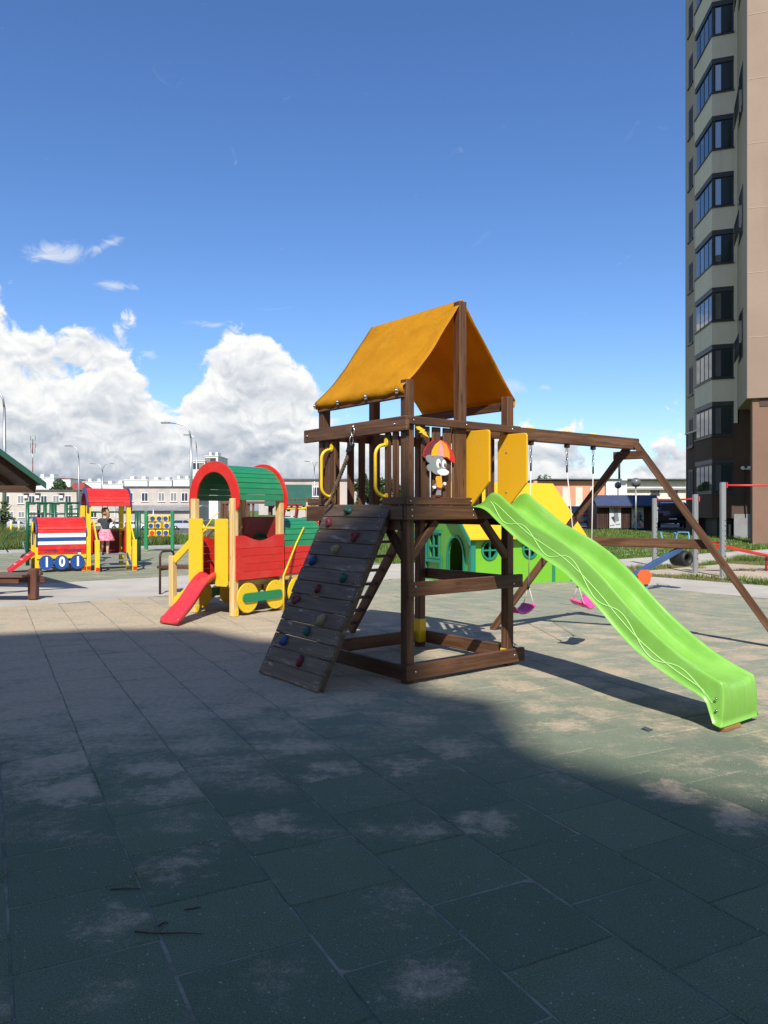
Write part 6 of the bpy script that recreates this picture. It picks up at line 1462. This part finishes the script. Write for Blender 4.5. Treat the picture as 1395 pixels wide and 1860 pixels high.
# ------------------------------------------------------------------ fence of thin posts and the low wall of weeds on the left
fn = thing('wire_fence', 'thin wire fence on grey posts behind the weeds at the left', 'fence', (-26, 40, -.1), 0)
for k in range(14): part('post', MB().tube([(k * 2.0, 0, 0), (k * 2.0, 0, 1.9)], .03, 6), GALV, fn)
for z in (.4, 1.1, 1.85): part('wire', MB().tube([(0, 0, z), (26, 0, z)], .006, 4), GALV, fn)
for k in range(5):
    q = pxw(20 + 14 * k, 37); bo = thing('bollard', 'short %s post among the weeds, %s from the left edge' % ('yellow' if k % 2 == 0 else 'pale', ('first', 'second', 'third', 'fourth', 'fifth')[k]), 'post', (q, 37, 0), 0, 'short posts at the far left')
    part('shaft', MB().tube([(0, 0, 0), (0, 0, .95)], .06, 8), YELP if k % 2 == 0 else PINE, bo); part('cap', MB().ball((0, 0, .95), .065, 8, 5), WHITE, bo)

# ------------------------------------------------------------------ trees, weeds, grass
LF1 = leafmat('dark_leaf', (.020, .048, .010), (.055, .095, .022)); LF2 = leafmat('mid_leaf', (.030, .070, .012), (.085, .130, .030)); BARK = wood('bark', (.05, .04, .03), (.11, .09, .07))
GBL = leafmat('grass_blade', (.070, .135, .018), (.18, .25, .045)); WEED = leafmat('weed_blade', (.060, .110, .016), (.19, .22, .06)); DRYB = leafmat('dry_grass_blade', (.13, .14, .04), (.28, .25, .10))
def tree(px, Y, top, w, label, mat, n=2600, leaf=.30, squash=1.0, base=None, group='trees beyond the playground'):
    p = at(px, Y); H_ = pyz(top, Y) - p[2]; t_ = thing('tree', label, 'tree', p, random.uniform(0, 360), group); rnd = random.Random(px * 7 + Y)
    part('trunk', MB().tube([(0, 0, -.1), (.05, 0, H_ * .3), (-.04, .05, H_ * .6), (.02, 0, H_ * .85)], [w * .05 + .04, w * .04 + .03, w * .025 + .02, .02], 7), BARK, t_)
    for k in range(4):
        a = k * 1.7; part('limb', MB().tube([(0, 0, H_ * (.28 + .1 * k)), (w * .2 * math.cos(a), w * .2 * math.sin(a), H_ * (.42 + .1 * k)), (w * .36 * math.cos(a), w * .36 * math.sin(a), H_ * (.55 + .09 * k))], [.05, .035, .015], 5), BARK, t_)
    cl = []
    zb0 = .22 if base is None else base
    for k in range(26):
        z = zb0 + (1 - zb0) * rnd.random() ** .9; f = (z - zb0) / (1 - zb0); ww = w / 2 * (math.sin(math.pi * min(1, (.16 + .84 * f))) ** .6) * squash
        a = rnd.random() * 6.28; r_ = ww * rnd.random() ** .5 * .8; cl.append((r_ * math.cos(a), r_ * math.sin(a), z * H_ * .93, w * rnd.uniform(.10, .20)))
    mb = MB()
    for k in range(n):
        cx, cy, cz, cr = rnd.choice(cl); d = Vector((rnd.gauss(0, 1), rnd.gauss(0, 1), rnd.gauss(0, .8))).normalized() * cr * rnd.random() ** .4
        c = Vector((cx, cy, cz)) + d; u = Vector((rnd.gauss(0, 1), rnd.gauss(0, 1), rnd.gauss(0, 1))).normalized(); v_ = u.orthogonal().normalized(); s_ = leaf * rnd.uniform(.5, 1.2)
        mb.add([c - u * s_, c + v_ * s_ * .5, c + u * s_, c - v_ * s_ * .5], [(0, 1, 2, 3)])
    part('crown', mb, mat, t_); return t_
tree(108, 205, 872, 7.2, 'round dense green tree on the skyline above the rescue train', LF1, 3500, .55, 1.1, .1)
tree(662, 70, 858, 2.6, 'slender tree seen through the slats above the climbing wall', LF1, 2200, .22)
tree(690, 74, 868, 2.4, 'slender tree beside the first one, seen through the slats', LF2, 2000, .22)
tree(716, 76, 862, 2.6, 'leafy tree seen beside the near post of the tower', LF1, 2000, .22)
tree(985, 95, 866, 5.2, 'tree whose top shows over the yellow playhouse roof', LF2, 2400, .30)
tree(836, 80, 880, 3.0, 'leafy tree behind the animal plaque slats', LF2, 1600, .25)
tree(4, 43, 905, 1.4, 'young thin tree at the left edge under the shelter roof', LF2, 700, .12)
def blades(name, label, cat, region, n, h0, h1, mat, w=.012, seed=1):
    rnd = random.Random(seed); mb = MB(); k = 0
    while k < n:
        q = region(rnd)
        if q is None: continue
        x, y, z = q; a = rnd.random() * 6.28; h = rnd.uniform(h0, h1) * (.45 + 1.1 * max(0, .5 + mnoise.noise(Vector((x * .5, y * .5, seed))))); ln = h * rnd.uniform(.1, .7); a2 = rnd.random() * 6.28; ww = w * (.6 + y * .045)
        mb.v += [(x - ww * math.cos(a), y - ww * math.sin(a), z), (x + ww * math.cos(a), y + ww * math.sin(a), z), (x + ln * math.cos(a2), y + ln * math.sin(a2), z + h)]
        b0 = len(mb.v) - 3; mb.f.append([b0, b0 + 1, b0 + 2]); mb.mi.append(0); mb.sm.append(False); k += 1
    return stuff(name, mb, mat, label, cat)
def uvreg(u0, u1, v0, v1, cond=None):
    def f(r_):
        u, v_ = r_.uniform(u0, u1), r_.uniform(v0, v1); x, y, _ = uv(u, v_)
        if y < 6 or abs(x) > y * .56 + 1 or (cond and not cond(u, v_, x, y)): return None
        return (x, y, gz(x, y) - .06)
    return f
insand = lambda u, v_: 12.6 < u < 17.5 and .2 < v_ < 6.2
blades('grass', 'short lawn grass spread over the green to the right', 'grass', uvreg(11.7, 34, 9.3, 40, lambda u, v_, x, y: x > 2.5 and y < 46), 60000, .08, .17, GBL, .014, 3)
blades('grass', 'dry patchy grass round the sand by the workout bars', 'grass', uvreg(11.65, 20, -6, 6.9, lambda u, v_, x, y: (not insand(u, v_)) or mnoise.noise(Vector((x, y, 2))) > .30), 13000, .04, .13, DRYB, .008, 4)
blades('grass', 'greener tufts along the path edge by the workout bars', 'grass', uvreg(11.65, 20, -6, 6.9, lambda u, v_, x, y: mnoise.noise(Vector((x * .8, y * .8, 5))) > .16 and not insand(u, v_)), 7000, .06, .20, GBL, .008, 5)
blades('weeds', 'tall rough weeds beyond the rubber surface on the left', 'weeds', uvreg(-30, 9, 26.3, 38, lambda u, v_, x, y: y < 52), 70000, .20, .62, WEED, .012, 6)
blades('weeds', 'grass strip beyond the kerb seen under the tower', 'weeds', uvreg(9.6, 24, 12.3, 38, lambda u, v_, x, y: x <= 2.5 and y < 52), 26000, .10, .30, GBL, .014, 8)
# white clover heads on the lawn
rnd = random.Random(11); mb = MB(); reg = uvreg(11.7, 30, 9.3, 30, lambda u, v_, x, y: x > 2.5 and y < 36); k = 0
while k < 450:
    q = reg(rnd)
    if q is None or mnoise.noise(Vector((q[0] * .4, q[1] * .4, 9))) < 0: continue
    s_ = .012; mb.ball((q[0], q[1], q[2] + .14), s_, 4, 3); k += 1
stuff('clover_heads', mb, flat('clover_white', (.7, .7, .62), .8), 'white clover heads scattered over the lawn', 'flowers')

# ------------------------------------------------------------------ small things on the tiles
p = G(1176, 1326); o = part('paper_scrap', MB().add([(-.03, -.045, .004), (.03, -.03, .012), (.03, .0, .006), (.02, .045, .014), (-.035, .03, .005), (-.03, .0, .012)], [(0, 1, 2, 5), (5, 2, 3, 4)]), flat('dark_foil', (.06, .065, .08), .5), None, Matrix.Translation(p) @ Matrix.Rotation(R(25), 4, 'Z')); tag(o, 'crumpled dark scrap lying on the sunlit tiles in front of the slide', 'litter')
for pts, lb in (([(245, 1693), (285, 1697), (330, 1696), (372, 1698)], 'long dry twig across the pale tile joint in the shade'), ([(287, 1684), (300, 1676), (304, 1679)], 'short forked twig above the long one'), ([(335, 1654), (350, 1652), (364, 1649)], 'thin pale twig lying beyond the long one'), ([(200, 1617), (225, 1615), (255, 1616)], 'thin dark twig left of the grass tuft')):
    q = [G(*a) + Vector((0, 0, .004)) for a in pts]; c0 = q[0].copy()
    o = part('twig', MB().tube([v_ - c0 for v_ in q], [.0035, .003, .0025, .001][:len(q)], 5), BARK, None, Matrix.Translation(c0)); tag(o, lb, 'twig', 'twigs on the tiles')
rnd = random.Random(5); mb = MB()
for cx, cy, n_, s_ in ((250, 1600, 60, .05), (6, 1590, 50, .05), (178, 1420, 25, .03), (1360, 1845, 40, .05), (283, 1690, 20, .03)):
    c0 = G(cx, cy)
    for k in range(n_):
        q = c0 + Vector((rnd.gauss(0, s_ * .6), rnd.gauss(0, s_), 0)); a = rnd.random() * 6.28; h = rnd.uniform(.006, .022)
        mb.add([(q.x - .0015, q.y, -.004), (q.x + .0015, q.y, -.004), (q.x + .02 * math.cos(a), q.y + .02 * math.sin(a), h)], [(0, 1, 2)])
stuff('dry_weed_tufts', mb, DRYB, 'dry little weeds growing out of the tile joints', 'weeds')
mb = MB()
for k in range(2600):
    y = 1.9 + 9 * rnd.random() ** 1.6; x = rnd.uniform(-.52, .52) * y; s_ = rnd.uniform(.0012, .0040) * (1 + .05 * y)
    c0 = Vector((x, y, .001)); a = rnd.random() * 6.28
    mb.add([c0 + Vector((math.cos(a + q * 2.1) * s_, math.sin(a + q * 2.1) * s_, 0)) for q in range(3)] + [c0 + Vector((0, 0, s_ * 1.1))], [(0, 1, 3), (1, 2, 3), (2, 0, 3)])
stuff('rubber_crumbs', mb, mineral('crumb', (.18, .18, .16), (.45, .43, .38), 40, .9, 0), 'pale crumbs and grit scattered over the tiles', 'grit')
bpy.context.view_layer.update()
